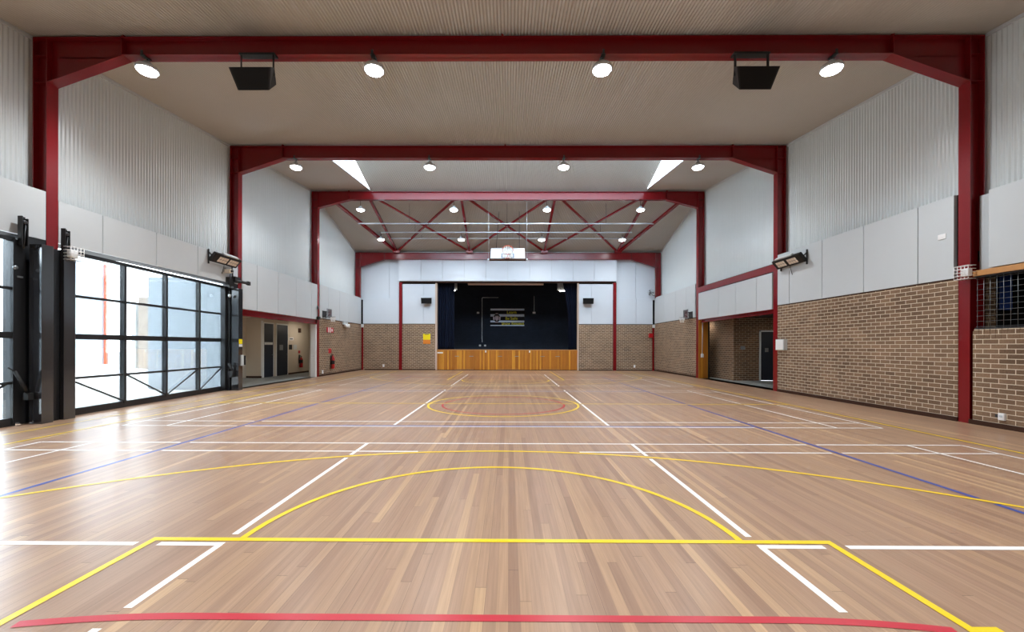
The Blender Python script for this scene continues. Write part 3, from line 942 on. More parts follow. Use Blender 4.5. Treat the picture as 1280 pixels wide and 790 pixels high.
# ------------------------------------------------------------------ glazed tilt doors
def rail(mb, y0, y1, z, h, x, w=0.06): mb.box(x-w/2, x+w/2, y0, y1, z-h/2, z+h/2)
def tilt_door(name, ys, posts_end, braces, zt=3.24, X=-8.95):
    y0, y1 = ys[0], ys[-1]
    d = struct(name, (X, y1, 0))
    zr = [0.07, 0.745, 1.575, 2.385, zt]
    hr = [0.14, 0.045, 0.11, 0.05, 0.07]
    mb = MB()
    for z, h in zip(zr, hr): rail(mb, y0, y1, z, h, X)
    mb.build('rail', 'door_black', d)
    for y in ys[1:-1]:
        mb = MB(); mb.box(X-0.05, X+0.05, y-0.03, y+0.03, 0.1, zt); mb.build('mullion', 'door_black', d)
    for y in (y0, y1):
        mb = MB(); mb.box(X-0.05, X+0.05, y-0.05, y+0.05, 0.05, zt); mb.build('stile', 'door_black', d)
    for (ya, za, yb, zb_) in braces:
        MB().bar((X+0.03, ya, za), (X+0.03, yb, zb_), 0.03, 0.03, (1, 0, 0)).build('corner_brace', 'door_black', d)
    for i in range(len(ys)-1):
        for j in range(4):
            MB().box(X-0.004, X+0.004, ys[i]+0.03, ys[i+1]-0.03, zr[j]+hr[j]/2, zr[j+1]-hr[j+1]/2).build('glass_pane', 'glass', d)
    return d
ys = [8.07, 9.29, 10.51, 11.73, 12.86]
bz = [(8.0, 0.745, 9.26, 0.15), (9.32, 0.745, 10.48, 0.15), (10.54, 0.15, 11.70, 0.745), (11.76, 0.15, 12.75, 0.745)]
d1 = tilt_door('door_1', ys, True, bz)
ys0 = [1.7, 2.8, 3.9, 5.0, 6.05, 7.12]
d0 = tilt_door('door_2', ys0, True, [(1.6, 0.745, 2.75, 0.15), (2.85, 0.745, 3.95, 0.15), (5.05, 0.15, 6.0, 0.745), (6.1, 0.15, 7.0, 0.745)], X=-8.62)
d1.rotation_euler.z = 0.056

def post(label, y0, y1, xin=-8.38, zt=3.2):
    t = thing('door_post', label, 'post', ((xin-8.66)/2, (y0+y1)/2, 0), 'black steel door posts')
    MB().box(xin-0.23, xin, y0, y1, 0, zt, 0.006).build('post_box', 'black_steel', t)
    return t
pA = post('dark steel box post at the near end of the red column, left edge of photo', 7.27, 7.46, -8.30)
pB = post('dark steel box post where the big glazed door begins', 7.69, 7.90, -8.36, zt=3.2)
MB().box(-8.6, -8.44, 7.47, 7.685, 0, 3.19).build('infill_panel', 'door_black', pB)
pC = post('dark steel box post with a yellow sticker, far end of the glazed door', 12.86, 13.06, -8.47)
mb = MB(); mb.box(-8.475, -8.467, 12.88, 13.04, 1.46, 1.61); mb.build('yellow_sticker', 'sign_yellow', pC)
mb = MB(); mb.box(-8.475, -8.467, 12.88, 13.04, 1.37, 1.45); mb.build('white_sticker', 'white_plastic', pC)
mb = MB(); mb.box(-8.47, -8.42, 12.95, 13.05, 0.77, 1.11, 0.01); k = mb.build('control_box', 'light_grey', pC)
MB().box(-8.47, -8.40, 13.06, 13.11, 0.79, 1.09, 0.008).build('control_cover', 'black', k)
# infill between the posts, and door jambs
o = MB().box(-9.0, -8.66, 7.27, 7.66, 0, 3.36).build('trim_4', 'door_black'); o['kind'] = 'structure'
o = MB().box(-9.0, -8.66, 12.9, 13.22, 0, 3.36).build('trim_5', 'door_black'); o['kind'] = 'structure'
# pivot gear on top of the posts (guide channels) and at the door ends
def gear(d, y, z0, z1, x=-8.6):
    mb = MB()
    mb.box(x-0.05, x-0.03, y-0.05, y+0.05, z0, z1)
    mb.box(x-0.03, x+0.03, y-0.05, y-0.035, z0, z1).box(x-0.03, x+0.03, y+0.035, y+0.05, z0, z1-0.03)
    mb.build('guide_channel', 'black', d)
    mb = MB(); mb.lathe([(0, -0.03), (0.035, -0.03), (0.035, 0.03), (0, 0.03)], (x, y, z1-0.1), 14, 'x')
    mb.tube([(x, y, z0-0.05), (x+0.01, y+0.02, z1-0.15)], 0.012, 6)
    mb.build('pulley', 'dark_grey', d)
gear(d0, 7.18, 3.15, 3.66, -8.52)
gear(d1, 7.94, 3.2, 3.66, -8.88)
# locking ram and latch gear on the near door, and the hinge gear at the far end
mb = MB(); mb.box(-8.64, -8.575, 7.17, 7.26, 0.02, 3.2); mb.build('jamb', 'door_black', d0)
mb = MB(); mb.tube([(-8.53, 7.06, 0.95), (-8.46, 7.2, 0.55)], 0.026, 10).tube([(-8.56, 6.98, 1.02), (-8.53, 7.06, 0.95)], 0.012, 8)
mb.box(-8.49, -8.40, 7.15, 7.24, 0.44, 0.56); mb.build('closing_ram', 'black', d0)
mb = MB(); mb.lathe([(0, -0.012), (0.035, -0.012), (0.035, 0.012), (0, 0.012)], (-8.57, 7.1, 2.75), 14, 'x'); mb.box(-8.58, -8.55, 7.12, 7.2, 2.58, 2.61); mb.build('latch', 'grey_metal', d0)
mb = MB(); mb.box(-8.93, -8.80, 12.70, 12.80, 0.02, 3.25).box(-8.84, -8.72, 12.80, 12.85, 0.02, 3.2); mb.build('jamb', 'door_black', d1)
mb = MB(); mb.lathe([(0, -0.02), (0.045, -0.02), (0.045, 0.02), (0, 0.02)], (-8.68, 12.72, 2.95), 14, 'x'); mb.build('latch', 'light_grey', d1)
mb = MB(); mb.tube([(-8.68, 12.70, 0.85), (-8.6, 12.83, 0.5)], 0.035, 10).box(-8.68, -8.58, 12.70, 12.84, 0.42, 0.62); mb.build('closing_ram', 'black', d1)
mb = MB(); mb.box(-8.66, -8.55, 12.50, 12.75, 3.25, 3.5).box(-8.62, -8.5, 12.7, 13.0, 3.38, 3.55); mb.box(-8.56, -8.53, 12.62, 12.66, 3.5, 3.72)
mb.build('hinge_bracket', 'black', d1)
mb = MB(); mb.tube([(-8.52, 12.78, 3.42), (-8.42, 13.22, 3.42)], 0.045, 10).tube([(-8.6, 12.6, 3.2), (-8.58, 12.62, 3.62)], 0.03, 10); mb.build('hinge_arm', 'dark_grey', d1)
mb = MB(); mb.box(-8.46, -8.38, 13.2, 13.34, 3.36, 3.48, 0.01); mb.build('arm_head', 'black', d1)

# ------------------------------------------------------------------ outside the glazed door
gr = struct('ground_outer', (-20, 8, 0))
MB().box(-60, -9.0, -40, 50, -0.3, -0.02).build('paving', 'concrete_out', gr)
fn = struct('wall_outer', (-24, 10, 0))
mb = MB(); mb.corr((-30, -10, 0), (0, 1, 0), (0, 0, 1), 40.5, 7.4, 0.34, 0.05, (1, 0, 0), 6); mb.build('white_cladding', 'out_fence', fn)
MB().box(-29.95, -29.85, 30.3, 30.42, 0, 7.4).build('red_corner_post', 'hoop', fn)
MB().box(-30.1, -29.8, 30.5, 46, 0, 0.9).build('low_wall', 'concrete_out', fn)
MB().box(-22.6, -16.3, 25, 27, 0, 4.35).build('brick_block', 'brick_out', fn)
MB().box(-14.6, -14.0, -9, 9.2, 0, 3.9).build('glare_wall', 'out_wall', fn)  # unseen wall, added to cut glare through the near door
MB().box(-23.2, -22.95, 25.2, 25.4, 0, 4.0).build('dark_post', 'light_grey', fn)
MB().box(-21.5, -21.0, 24.96, 25.0, 3.0, 3.5).build('dark_window', 'navy', fn)

# ------------------------------------------------------------------ high-bay lamps
lampx = [-6.85, -2.55, 1.74, 6.03]
rows = [(7.75, 6.60, FB[0], 'hanging from the nearest red beam', 1.15), (13.2, 7.14, FB[1], 'hanging from the second red beam', 0.85),
        (18.95, 7.68, None, 'behind the third red beam', 0.65), (22.0, 7.10, None, 'over the far roof bracing', 0.6),
        (1.6, 6.10, None, 'added out of view over the near end', 1.1)]  # extra row out of view, added to light the foreground floor
order = ['leftmost', 'second from left', 'second from right', 'rightmost']
proto = {}
for r, (y, z, top, where, sc_) in enumerate(rows):
    for i, x in enumerate(lampx):
        lb = 'round white high-bay lamp, %s of the four %s' % (order[i], where)
        key = r
        if key in proto:
            dup(proto[key], (x, y, z), lb); continue
        t = thing('highbay_lamp', lb, 'lamp', (x, y, z), 'high-bay lamps')
        proto[key] = t
        MB().lathe([(0.0, 0.16), (0.06, 0.16), (0.07, 0.10), (0.17, 0.07), (0.19, 0.02), (0.185, -0.005), (0.16, -0.005)], (x, y, z), 28).build('housing', 'light_grey', t)
        MB().lathe([(0.17, -0.002), (0.15, -0.035), (0.10, -0.06), (0.0, -0.07)], (x, y, z), 28).build('lens', 'lamp', t)
        zt_ = (top if top is not None else ceil_z(y)-0.012) - 0.003
        ld = bpy.data.lights.new('lamp_beam', 'SPOT'); ld.energy = 260.0*sc_; ld.spot_size = D(150); ld.spot_blend = 0.9
        ld.shadow_soft_size = 0.15; ld.color = (0.95, 0.975, 1.0)
        lo = bpy.data.objects.new('lamp_beam', ld); C.objects.link(lo); lo.parent = t; lo.location = (0, 0, -0.1)
        MB().tube([(x, y, z+0.15), (x, y, zt_)], 0.012, 8).build('hanger_rod', 'dark_grey', t)
        if top is not None:
            mb = MB(); mb.box(x-0.04, x+0.04, y-0.12, y+0.05, zt_-0.012, zt_).box(x-0.02, x+0.02, y-0.125, y-0.115, zt_-0.02, zt_+0.075); mb.build('beam_clamp', 'dark_grey', t)
        else:
            MB().box(x-0.05, x+0.05, y-0.05, y+0.05, zt_-0.03, zt_).build('ceiling_plate', 'dark_grey', t)

# ------------------------------------------------------------------ loudspeakers under the nearest beam
def hung_speaker(xc, s, label):
    """s=+1: left-hand one (its inner side faces +x)"""
    t = thing('hanging_speaker', label, 'speaker', (xc, 7.7, 6.2), 'hung speakers')
    P = lambda x, y, z: (xc + s*x, y, z)
    fb, ft_, bb, bt = (7.50, 6.07), (7.30, 6.36), (7.80, 6.36), (7.62, 6.56)
    MB().hexa([P(-.32, *fb), P(.25, *fb), P(.21, *bb), P(-.34, *bb), P(-.36, *ft_), P(.40, *ft_), P(.28, *bt), P(-.32, *bt)]).build('cabinet', 'black', t)
    q = lambda p, d: (p[0]-0.82*d, p[1]-0.57*d)
    MB().hexa([P(-.29, *q(fb, .002)), P(.225, *q(fb, .002)), P(.225, *q(fb, -.004)), P(-.29, *q(fb, -.004)), P(-.33, *q(ft_, .002)), P(.365, *q(ft_, .002)), P(.365, *q(ft_, -.004)), P(-.33, *q(ft_, -.004))]).build('grille', 'grille', t)
    mb = MB()
    for x in (-.40, .20):
        mb.bar(P(x+.06, 7.62, 6.40), P(x+.06, 7.62, 6.80), 0.02, 0.04)
    mb.box(min(xc-s*.37, xc+s*.29), max(xc-s*.37, xc+s*.29), 7.59, 7.72, 6.79, 6.826)
    mb.build('yoke_bracket', 'black', t)
    return t
hung_speaker(-4.64, 1, 'black loudspeaker hung under the nearest beam, left of the two')
hung_speaker(4.42, -1, 'black loudspeaker hung under the nearest beam, right of the two')

# ------------------------------------------------------------------ infrared heaters by the second frame
def heater(s, xw, label):
    t = thing('infrared_heater', label, 'heater', (xw, 12.3, 3.9), 'infrared heaters')
    sgn = -s                     # direction into the hall
    y0, y1 = 11.72, 12.95 if s > 0 else 12.85
    xb = xw + sgn*0.20
    u = Vector((0, 1, 0)); n = Vector((sgn*0.77, 0, -0.64)).normalized(); w = n.cross(u); 
    if w.z < 0: w = -w
    c = Vector((xb, (y0+y1)/2, 3.93))
    L2, H2 = (y1-y0)/2, 0.15
    def slab(l0, l1, h0, h1, d0, d1):
        pts = []
        for d_ in (d0, d1):
            for (l, h) in ((l0, h0), (l1, h0), (l1, h1), (l0, h1)):
                pts.append(c + u*l + w*h + n*d_)
        return pts
    mb = MB(); mb.hexa(slab(-L2, L2, -H2, H2, -0.10, 0.0)); bmesh.ops.bevel(mb.bm, geom=list(mb.bm.edges), offset=0.015, segments=2, affect='EDGES'); mb.build('casing', 'black', t)
    for g0 in (-L2+0.20, 0.08):
        mb = MB(); mb.hexa(slab(g0, g0+0.40, -0.10, 0.10, -0.02, 0.006)); e = mb.build('burner_face', 'dark_grey', t)
        mb = MB()
        for i in range(4):
            for j in range(2):
                mb.hexa(slab(g0+0.012+i*0.097, g0+0.012+i*0.097+0.083, -0.088+j*0.092, -0.088+j*0.092+0.08, 0.004, 0.012))
        mb.build('ceramic_tiles', 'ceramic', e)
    mb = MB(); mb.hexa(slab(-L2+0.35, L2-0.15, H2-0.02, H2+0.035, -0.12, -0.02)); mb.build('reflector', 'light_grey', t)
    for q in (-L2+0.06, L2-0.06):
        mb = MB()
        p = c + u*q - n*0.08
        mb.bar((xw+sgn*0.022, p.y, p.z+0.12), p, 0.03, 0.03); mb.bar((xw+sgn*0.022, p.y, p.z+0.2), (xw+sgn*0.022, p.y, p.z-0.22), 0.03, 0.03, (1, 0, 0))
        mb.build('wall_bracket', 'dark_grey', t)
    p = c - n*0.08
    MB().tube([p, p+Vector((-sgn*0.06, 0.05, -0.2)), p+Vector((-sgn*0.1, 0.02, -0.42))], 0.008, 6).build('gas_hose', 'dark_grey', t)
heater(-1, XL, 'black tilted infrared heater on the left wall above the glazed door end')
heater(1, XR, 'black tilted infrared heater on the right wall beside the second column')

# ------------------------------------------------------------------ suspended battens
for (y, x0, x1, z, lb) in ((19.6, -7.2, 6.85, 7.24, 'nearest of three thin pale pipes hung under the rear roof'),
                           (20.8, -6.5, 6.2, 7.155, 'middle one of three thin pale pipes hung under the rear roof'),
                           (22.35, -6.6, 7.1, 7.255, 'farthest of three thin pale pipes hung under the rear roof')):
    t = thing('hanging_pipe', lb, 'pipe', (0, y, z), 'hung pipes')
    MB().tube([(x0, y, z), (x1, y, z)], 0.03, 10).build('pipe', 'galv', t)
    mb = MB()
    for x in (-4.75, -0.1, 4.6): mb.tube([(x, y, z), (x, y, ceil_z(y))], 0.008, 6)
    mb.build_each('drop_rod', 'dark_grey', t)

# ------------------------------------------------------------------ raised basketball hoop
hp = thing('basketball_hoop', 'white basketball backboard and orange ring, swung up under the far roof', 'basketball hoop', (-0.05, 19.3, 5.4))
ang = D(47)
o0 = Vector((-0.06, 18.85, 5.40)); bu = Vector((0, math.sin(ang), math.cos(ang)))     # up the board (leans away)
bn = Vector((0, -math.cos(ang), math.sin(ang)))                                    # face direction
bx = Vector((1, 0, 0))
def bslab(mb, x0, x1, h0, h1, d0, d1):
    pts = []
    for d_ in (d0, d1):
        for (x, h) in ((x0, h0), (x1, h0), (x1, h1), (x0, h1)):
            pts.append(o0 + bx*x + bu*h + bn*d_)
    mb.hexa(pts)
mb = MB(); bslab(mb, -0.80, 0.80, 0, 0.98, -0.03, 0.0); mb.build('backboard', 'board', hp)
mb = MB()
bslab(mb, -0.84, 0.84, -0.09, 0.03, -0.05, 0.012); bslab(mb, -0.84, -0.80, 0, 0.98, -0.05, 0.012); bslab(mb, 0.80, 0.84, 0, 0.98, -0.05, 0.004); bslab(mb, -0.84, 0.84, 0.96, 1.0, -0.05, 0.004)
mb.build('board_frame', 'skirting', hp)
mb = MB()
bslab(mb, -0.29, -0.25, 0.10, 0.48, 0.0, 0.004); bslab(mb, 0.25, 0.29, 0.10, 0.48, 0.0, 0.004); bslab(mb, -0.29, 0.29, 0.10, 0.14, 0.0, 0.004); bslab(mb, -0.29, 0.29, 0.44, 0.48, 0.0, 0.004)
mb.build('target_square', 'target', hp)
rc = o0 + bu*0.10 + bn*0.40
ring = [rc + bx*(0.24*math.cos(a)) + bn*(0.225*math.sin(a)) for a in [2*PI*i/28 for i in range(28)]]
mb = MB(); mb.tube(ring, 0.015, 8, closed=True)
mb.bar(o0 + bu*0.10, o0 + bu*0.10 + bn*0.19, 0.10, 0.05); bslab(mb, -0.09, 0.09, 0.02, 0.18, 0.0, 0.015)
rg = mb.build('ring', 'hoop', hp)
mb = MB()
low = [rc + Vector((0, 0.12, -0.36)) + bx*(0.13*math.cos(a)) + Vector((0, 0.13*math.sin(a), 0)) for a in [2*PI*i/28 for i in range(28)]]
lev = lambda t, i: ring[i % 28].lerp(low[i % 28], t) 
for k in range(28):
    if k % 2 == 0:
        for t0, t1, dk in ((0, .33, 1), (.33, .66, 1), (.66, 1, 1), (0, .33, -1), (.33, .66, -1), (.66, 1, -1)):
            mb.tube([lev(t0, k), lev(t1, k+dk*1)], 0.011, 5)
mb.build('net', 'net', rg)
for x in (-0.55, 0.55):
    p = o0 + bx*x + bu*0.985 - bn*0.03
    MB().tube([p, (x*0.9, 20.2, ceil_z(20.2)-0.02)], 0.012, 8).build('swing_arm', 'dark_grey', hp)
for x in (-0.87, 0.87):
    p = o0 + bx*x - bn*0.03
    mb = MB(); mb.tube([p, (p.x, 18.79, ceil_z(18.79)-0.02)], 0.007, 6); mb.lathe([(0, -0.05), (0.035, -0.05), (0.035, 0.05), (0, 0.05)], p, 10, 'x'); mb.build('hanger_rod', 'galv', hp)

# ------------------------------------------------------------------ side practice hoops near the third frame
def side_hoop(s, xw, y0, label):
    t = thing('practice_hoop', label, 'basketball hoop', (xw, y0, 2.9), 'side practice hoops')
    sg_ = -s
    xb = xw + sg_*0.24
    MB().box(xb-0.006, xb+0.006, y0-0.24, y0+0.24, 2.72, 3.12).build('clear_board', 'acrylic', t)
    mb = MB()
    for y in (y0-0.24, y0+0.24): mb.box(xb-0.010, xb+0.010, y-0.010, y+0.010, 2.70, 3.14)
    for z in (2.71, 3.13): mb.box(xb-0.010, xb+0.010, y0-0.24, y0+0.24, z-0.010, z+0.010)
    mb.build('board_frame', 'grey_metal', t)
    mb = MB()
    for y in (y0-0.16, y0+0.16):
        mb.tube([(xw, y, 3.0), (xb, y, 3.0)], 0.014, 8); mb.tube([(xw, y, 2.72), (xb, y, 2.92)], 0.010, 8)
    mb.box(xw, xw+sg_*0.02, y0-0.2, y0+0.2, 2.74, 3.04)
    mb.build('wall_arm', 'dark_grey', t)
    rcx = xb + sg_*0.17
    rp = [(rcx+0.12*math.cos(a), y0+0.12*math.sin(a), 2.76) for a in [2*PI*i/24 for i in range(24)]]
    mb = MB(); mb.tube(rp, 0.009, 6, closed=True); mb.bar((xb, y0, 2.76), (xb+sg_*0.06, y0, 2.76), 0.06, 0.03); r_ = mb.build('ring', 'grey_metal', t)
    mb = MB()
    for k in range(12):
        for dk in (-1, 1):
            pts = []
            for tt in range(4):
                a = 2*PI*(k + dk*tt*0.5)/12; rr = 0.12 - 0.015*tt
                pts.append((rcx+rr*math.cos(a), y0+rr*math.sin(a), 2.76-0.08*tt))
            mb.tube(pts, 0.005, 5)
    mb.build('net', 'net', r_)
side_hoop(-1, XL, 19.25, 'small clear practice hoop on the left wall above the fire extinguisher')
side_hoop(1, XR, 19.3, 'small clear practice hoop on the right wall by the third column')

# ------------------------------------------------------------------ small wall fittings
def cage(xc, yc, zc, s, label):
    t = thing('wire_guard', label, 'guard', (xc, yc, zc), 'white wire guards')
    hx, hy, hz = 0.07, 0.12, 0.12
    mb = MB()
    for i in range(5):
        y = yc-hy+2*hy*i/4
        mb.tube([(xc-s*hx, y, zc-hz), (xc+s*hx, y, zc-hz), (xc+s*hx, y, zc+hz), (xc-s*hx, y, zc+hz)], 0.006, 5)
    for i in range(5):
        z = zc-hz+2*hz*i/4
        mb.tube([(xc-s*hx, yc-hy, z), (xc+s*hx, yc-hy, z), (xc+s*hx, yc+hy, z), (xc-s*hx, yc+hy, z)], 0.006, 5)
    mb.build('cage', 'wire', t)
    MB().box(xc-s*hx, xc-s*hx+s*0.08, yc-0.07, yc+0.07, zc-0.07, zc+0.07, 0.015).build('alarm_body', 'white_plastic', t)
cage(-8.36+0.07, 7.80, 3.14, 1, 'white wire guard at the top of the black door post')
cage(XR-0.085, 7.66, 2.78, -1, 'white wire guard on the nearest right column')

t = thing('control_box', 'grey control box on the brick beside the second right column', 'box', (XR, 12.82, 1.45))
MB().box(XR-0.12, XR, 12.62, 13.0, 1.30, 1.64, 0.012).build('box_body', 'light_grey', t)
MB().box(XR-0.13, XR-0.12, 12.64, 12.98, 1.32, 1.62, 0.004).build('box_lid', 'white_plastic', t)
tag(MB().box(XR-0.015, XR, 8.06, 8.21, 3.52, 3.62, 0.004).build('wall_plate', 'white_plastic'), 'small white plate on the panel near the nearest right column', 'plate')
t = thing('power_outlet', 'white power outlet low on the brick under the servery grille', 'power outlet', (XR, 7.14, 0.2))
MB().box(XR-0.04, XR, 7.09, 7.18, 0.15, 0.27, 0.006).build('outlet_body', 'white_plastic', t)
MB().box(XR-0.045, XR-0.04, 7.11, 7.16, 0.20, 0.235).build('socket_face', 'light_grey', t)
MB().box(XR-0.02, XR, 7.19, 7.235, 0.19, 0.24).build('conduit_box', 'dark_grey', t)
t = thing('security_camera', 'beige box camera on the left wall panel under the heater', 'camera', (XL, 12.5, 3.66))
MB().box(XL+0.04, XL+0.22, 12.40, 12.52, 3.61, 3.72, 0.01).build('camera_body', 'cream', t)
MB().lathe([(0, 0), (0.035, 0), (0.035, 0.05), (0, 0.05)], (XL+0.22, 12.46, 3.665), 14, 'x').build('lens', 'black', t)
MB().bar((XL, 12.46, 3.76), (XL+0.1, 12.46, 3.70), 0.025, 0.025).build('bracket', 'grey_metal', t)

def extinguisher(x, y, s, label, mat='ext_red', h=0.62):
    """hung on a wall whose face is x; s = direction into the room"""
    t = thing('fire_extinguisher', label, 'fire extinguisher', (x+s*0.1, y, 0.30), 'fire extinguishers')
    c = (x+s*0.11, y, 0.30)
    MB().lathe([(0, 0), (0.075, 0), (0.085, 0.03), (0.085, h-0.1), (0.07, h-0.04), (0.03, h), (0.03, h+0.04), (0, h+0.04)], c, 20).build('cylinder', mat, t)
    MB().lathe([(0.0865, 0.22), (0.0865, 0.40)], c, 20).build('label_band', 'black', t)
    mb = MB(); mb.box(c[0]-0.02, c[0]+0.02, y-0.09, y+0.05, 0.30+h+0.04, 0.30+h+0.07).bar((c[0], y, 0.30+h+0.08), (c[0], y-0.12, 0.30+h+0.13), 0.025, 0.012); mb.build('handle', 'black', t)
    MB().tube([(c[0], y+0.04, 0.3+h+0.05), (c[0], y-0.11, 0.3+h), (c[0]+s*0.02, y-0.13, 0.62), (c[0], y-0.11, 0.40)], 0.014, 8).build('hose', 'black', t)
    MB().box(x+s*0.006, x+s*0.03, y-0.05, y+0.05, 0.5, 0.95).build('wall_bracket', 'dark_grey', t)
    return t
extinguisher(XL, 19.95, 1, 'red fire extinguisher on the brick wall under a red sign', h=0.60)
extinguisher(RX, 21.05, 1, 'dark red fire extinguisher on the cream wall inside the left recess', h=0.50)
t = thing('extinguisher_sign', 'small red location sign just above the red extinguisher on brick', 'sign', (XL, 19.85, 1.05))
MB().box(XL, XL+0.012, 19.7, 20.0, 1.05, 1.28).build('sign_plate', 'sign_red', t)
t = thing('emergency_sign', 'red and white safety sign high on the left brick wall', 'sign', (XL, 19.85, 2.17))
for y0, y1, m in ((19.5, 19.66, 'sign_red'), (19.66, 19.74, 'white_plastic'), (19.74, 19.84, 'sign_red'), (19.84, 19.93, 'white_plastic'), (19.93, 20.25, 'sign_red')):
    MB().box(XL, XL+0.012, y0, y1, 2.05, 2.29).build('sign_strip', m, t)
MB().box(XL+0.012, XL+0.014, 20.02, 20.14, 2.11, 2.23).build('white_mark', 'white_plastic', t)
t = thing('emergency_light', 'twin-headed emergency light at the top of the left brick wall', 'light', (XL, 21.6, 2.5))
MB().box(XL, XL+0.10, 21.35, 21.85, 2.52, 2.66, 0.01).build('battery_box', 'light_grey', t)
for y in (21.45, 21.75):
    MB().lathe([(0, -0.08), (0.06, -0.07), (0.10, 0.05), (0.09, 0.07), (0, 0.06)], (XL+0.14, y, 2.46), 16, 'x').build('lamp_head', 'white_plastic', t)
for x, lb in ((XL+0.02, 'small white box in the far left corner at the brick top'), (XR-0.14, 'small white box in the far right corner at the brick top')):
    t = thing('sensor_box', lb, 'sensor', (x+0.06, END-0.1, 2.55), 'corner sensor boxes')
    MB().box(x, x+0.14, END-0.16, END-0.08, 2.50, 2.68, 0.012).build('sensor_body', 'white_plastic', t)
    MB().lathe([(0.03, -0.012), (0.03, 0), (0, 0.0)], (x+0.07, END-0.16, 2.57), 12, 'y').build('sensor_lens', 'light_grey', t)
t = thing('wall_fan', 'grey wall fan high on the far right column', 'fan', (8.2, 23.7, 4.5))
mb = MB()
for r_ in (0.05, 0.10, 0.15, 0.19):
    mb.tube([(8.14+r_*math.cos(a), 23.62, 4.50+r_*math.sin(a)) for a in [2*PI*i/20 for i in range(20)]], 0.005, 5, closed=True)
for i in range(12):
    a = 2*PI*i/12
    mb.tube([(8.14, 23.60, 4.5), (8.14+0.19*math.cos(a), 23.62, 4.5+0.19*math.sin(a))], 0.004, 5)
mb.build('fan_guard', 'grey_metal', t)
mb = MB()
for i in range(3):
    a = 2*PI*i/3
    ca, sa = math.cos(a), math.sin(a)
    mb.prism([(8.14+ca*0.03, 23.66, 4.5+sa*0.03), (8.14+ca*0.16-sa*0.05, 23.65, 4.5+sa*0.16+ca*0.05), (8.14+ca*0.16+sa*0.05, 23.67, 4.5+sa*0.16-ca*0.05)], (0, 0.006, 0))
mb.build('fan_blades', 'dark_grey', t)
mb = MB(); mb.lathe([(0, 0), (0.06, 0), (0.06, 0.12), (0, 0.12)], (8.14, 23.68, 4.5), 14, 'y').tube([(8.14, 23.75, 4.5), (8.3, 23.78, 4.36), (XR, 23.86, 4.36)], 0.02, 8); mb.build('motor', 'dark_grey', t)
# low white marks on the end brick
for x, y, lb in ((-7.35, END, 'white outlet low on the end wall left of the red post'), (7.35, END, 'white outlet low on the end wall right of the red post')):
    tag(MB().box(x-0.05, x+0.05, y-0.03, y, 0.18, 0.33, 0.006).build('power_outlet', 'white_plastic'), lb, 'power outlet')
o = MB().box(XL, XL+0.03, 19.0, 19.12, 0.12, 0.28, 0.006).build('power_outlet', 'white_plastic')
tag(o, 'white outlet low on the left brick wall beside the recess', 'power outlet')
# notices in the left recess
def notice(y0, y1, z0, z1, m, lb, nm='notice'):
    t = thing(nm, lb, 'notice', (RX, (y0+y1)/2, z0))
    MB().box(RX, RX+0.012, y0, y1, z0, z1).build('sheet', m, t)
    return t
t = notice(20.08, 20.48, 1.68, 1.82, 'white_plastic', 'small white name sign on the recess wall beside the dark door')
MB().box(RX+0.012, RX+0.014, 20.14, 20.42, 1.72, 1.77).build('dark_mark', 'dark_grey', t)
notice(20.08, 20.36, 1.22, 1.46, 'black', 'black notice on the recess wall beside the dark door')
notice(20.48, 20.81, 1.22, 1.46, 'light_grey', 'grey notice on the recess wall right of the black one')
t = thing('wall_intercom', 'dark intercom box high on the recess wall', 'box', (RX, 21.04, 2.1))
MB().box(RX, RX+0.06, 20.95, 21.15, 2.08, 2.3, 0.01).build('intercom_body', 'skirting', t)
t = thing('extinguisher_sign', 'small dark sign above the extinguisher inside the recess', 'sign', (RX, 21.04, 0.98))
MB().box(RX, RX+0.012, 20.97, 21.15, 1.02, 1.16).build('sign_plate', 'ext_red', t)
t = thing('light_switch', 'row of white light switches on the white return by the recess', 'switch', (-8.78, 18.44, 0.93))
MB().box(-8.87, -8.69, 18.425, 18.438, 0.88, 1.0, 0.004).build('switch_plate', 'white_plastic', t)
for x in (-8.83, -8.78, -8.73):
    MB().box(x-0.012, x+0.012, 18.418, 18.426, 0.92, 0.96).build('rocker', 'light_grey', t)
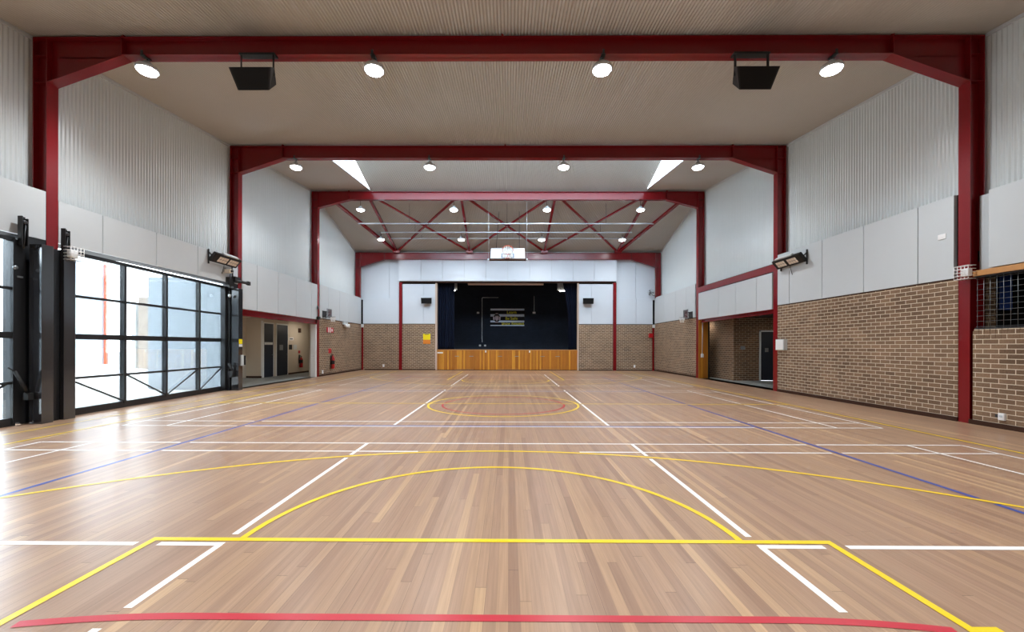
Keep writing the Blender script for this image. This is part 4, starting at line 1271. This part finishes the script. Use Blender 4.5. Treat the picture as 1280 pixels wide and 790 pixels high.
t = thing('wall_conduit', 'grey conduit and switch on the orange timber lining at the right recess', 'conduit', (8.6, 18.38, 0.95))
MB().tube([(8.62, 18.385, 2.55), (8.60, 18.385, 1.05)], 0.015, 8).build('pipe', 'light_grey', t)
MB().box(8.55, 8.66, 18.35, 18.40, 0.93, 1.09, 0.008).build('switch_box', 'white_plastic', t)
t = thing('flood_light', 'small dark floodlight beside the left third column at the lintel', 'light', (XL, 18.5, 2.6))
MB().box(XL+0.02, XL+0.14, 18.42, 18.58, 2.58, 2.72, 0.01).build('lamp_body', 'black', t)
MB().tube([(XL+0.06, 18.5, 2.72), (XL+0.06, 18.47, 3.05)], 0.012, 6).build('cable', 'dark_grey', t)
MB().tube([(XL+0.06, 18.47, 3.05), (XL+0.06, 18.46, 3.2)], 0.035, 10).build('bulb_guard', 'dark_grey', t)

# ------------------------------------------------------------------ daylight
w = bpy.data.worlds.new('World'); SC.world = w; w.use_nodes = True
bg = w.node_tree.nodes['Background']
bg.inputs[0].default_value = (0.86, 0.93, 1.0, 1)
bg.inputs[1].default_value = 8.0

# ------------------------------------------------------------------ camera
cam = bpy.data.cameras.new('Camera')
co = bpy.data.objects.new('Camera', cam); C.objects.link(co)
cam.sensor_width = 36.0; cam.sensor_fit = 'HORIZONTAL'
cam.lens = 515.0/1280*36.0
cam.shift_x = 7.2/1280; cam.shift_y = 38.0/1280
cam.clip_start = 0.05; cam.clip_end = 300
co.matrix_world = Matrix.Translation((0, 0, 1.40)) @ Matrix.Rotation(0.0062, 4, 'Z') @ Matrix.Rotation(PI/2, 4, 'X') @ Matrix.Rotation(0.0024, 4, 'Z')
SC.camera = co

SC.view_settings.view_transform = 'Standard'
SC.view_settings.look = 'None'
SC.view_settings.gamma = 1.0
SC.view_settings.use_curve_mapping = False
SC.view_settings.exposure = 1.1
SC.cycles.use_denoising = True
SC.cycles.max_bounces = 10
SC.cycles.diffuse_bounces = 6
SC.cycles.glossy_bounces = 4
SC.cycles.transparent_max_bounces = 12
SC.cycles.sample_clamp_indirect = 8.0
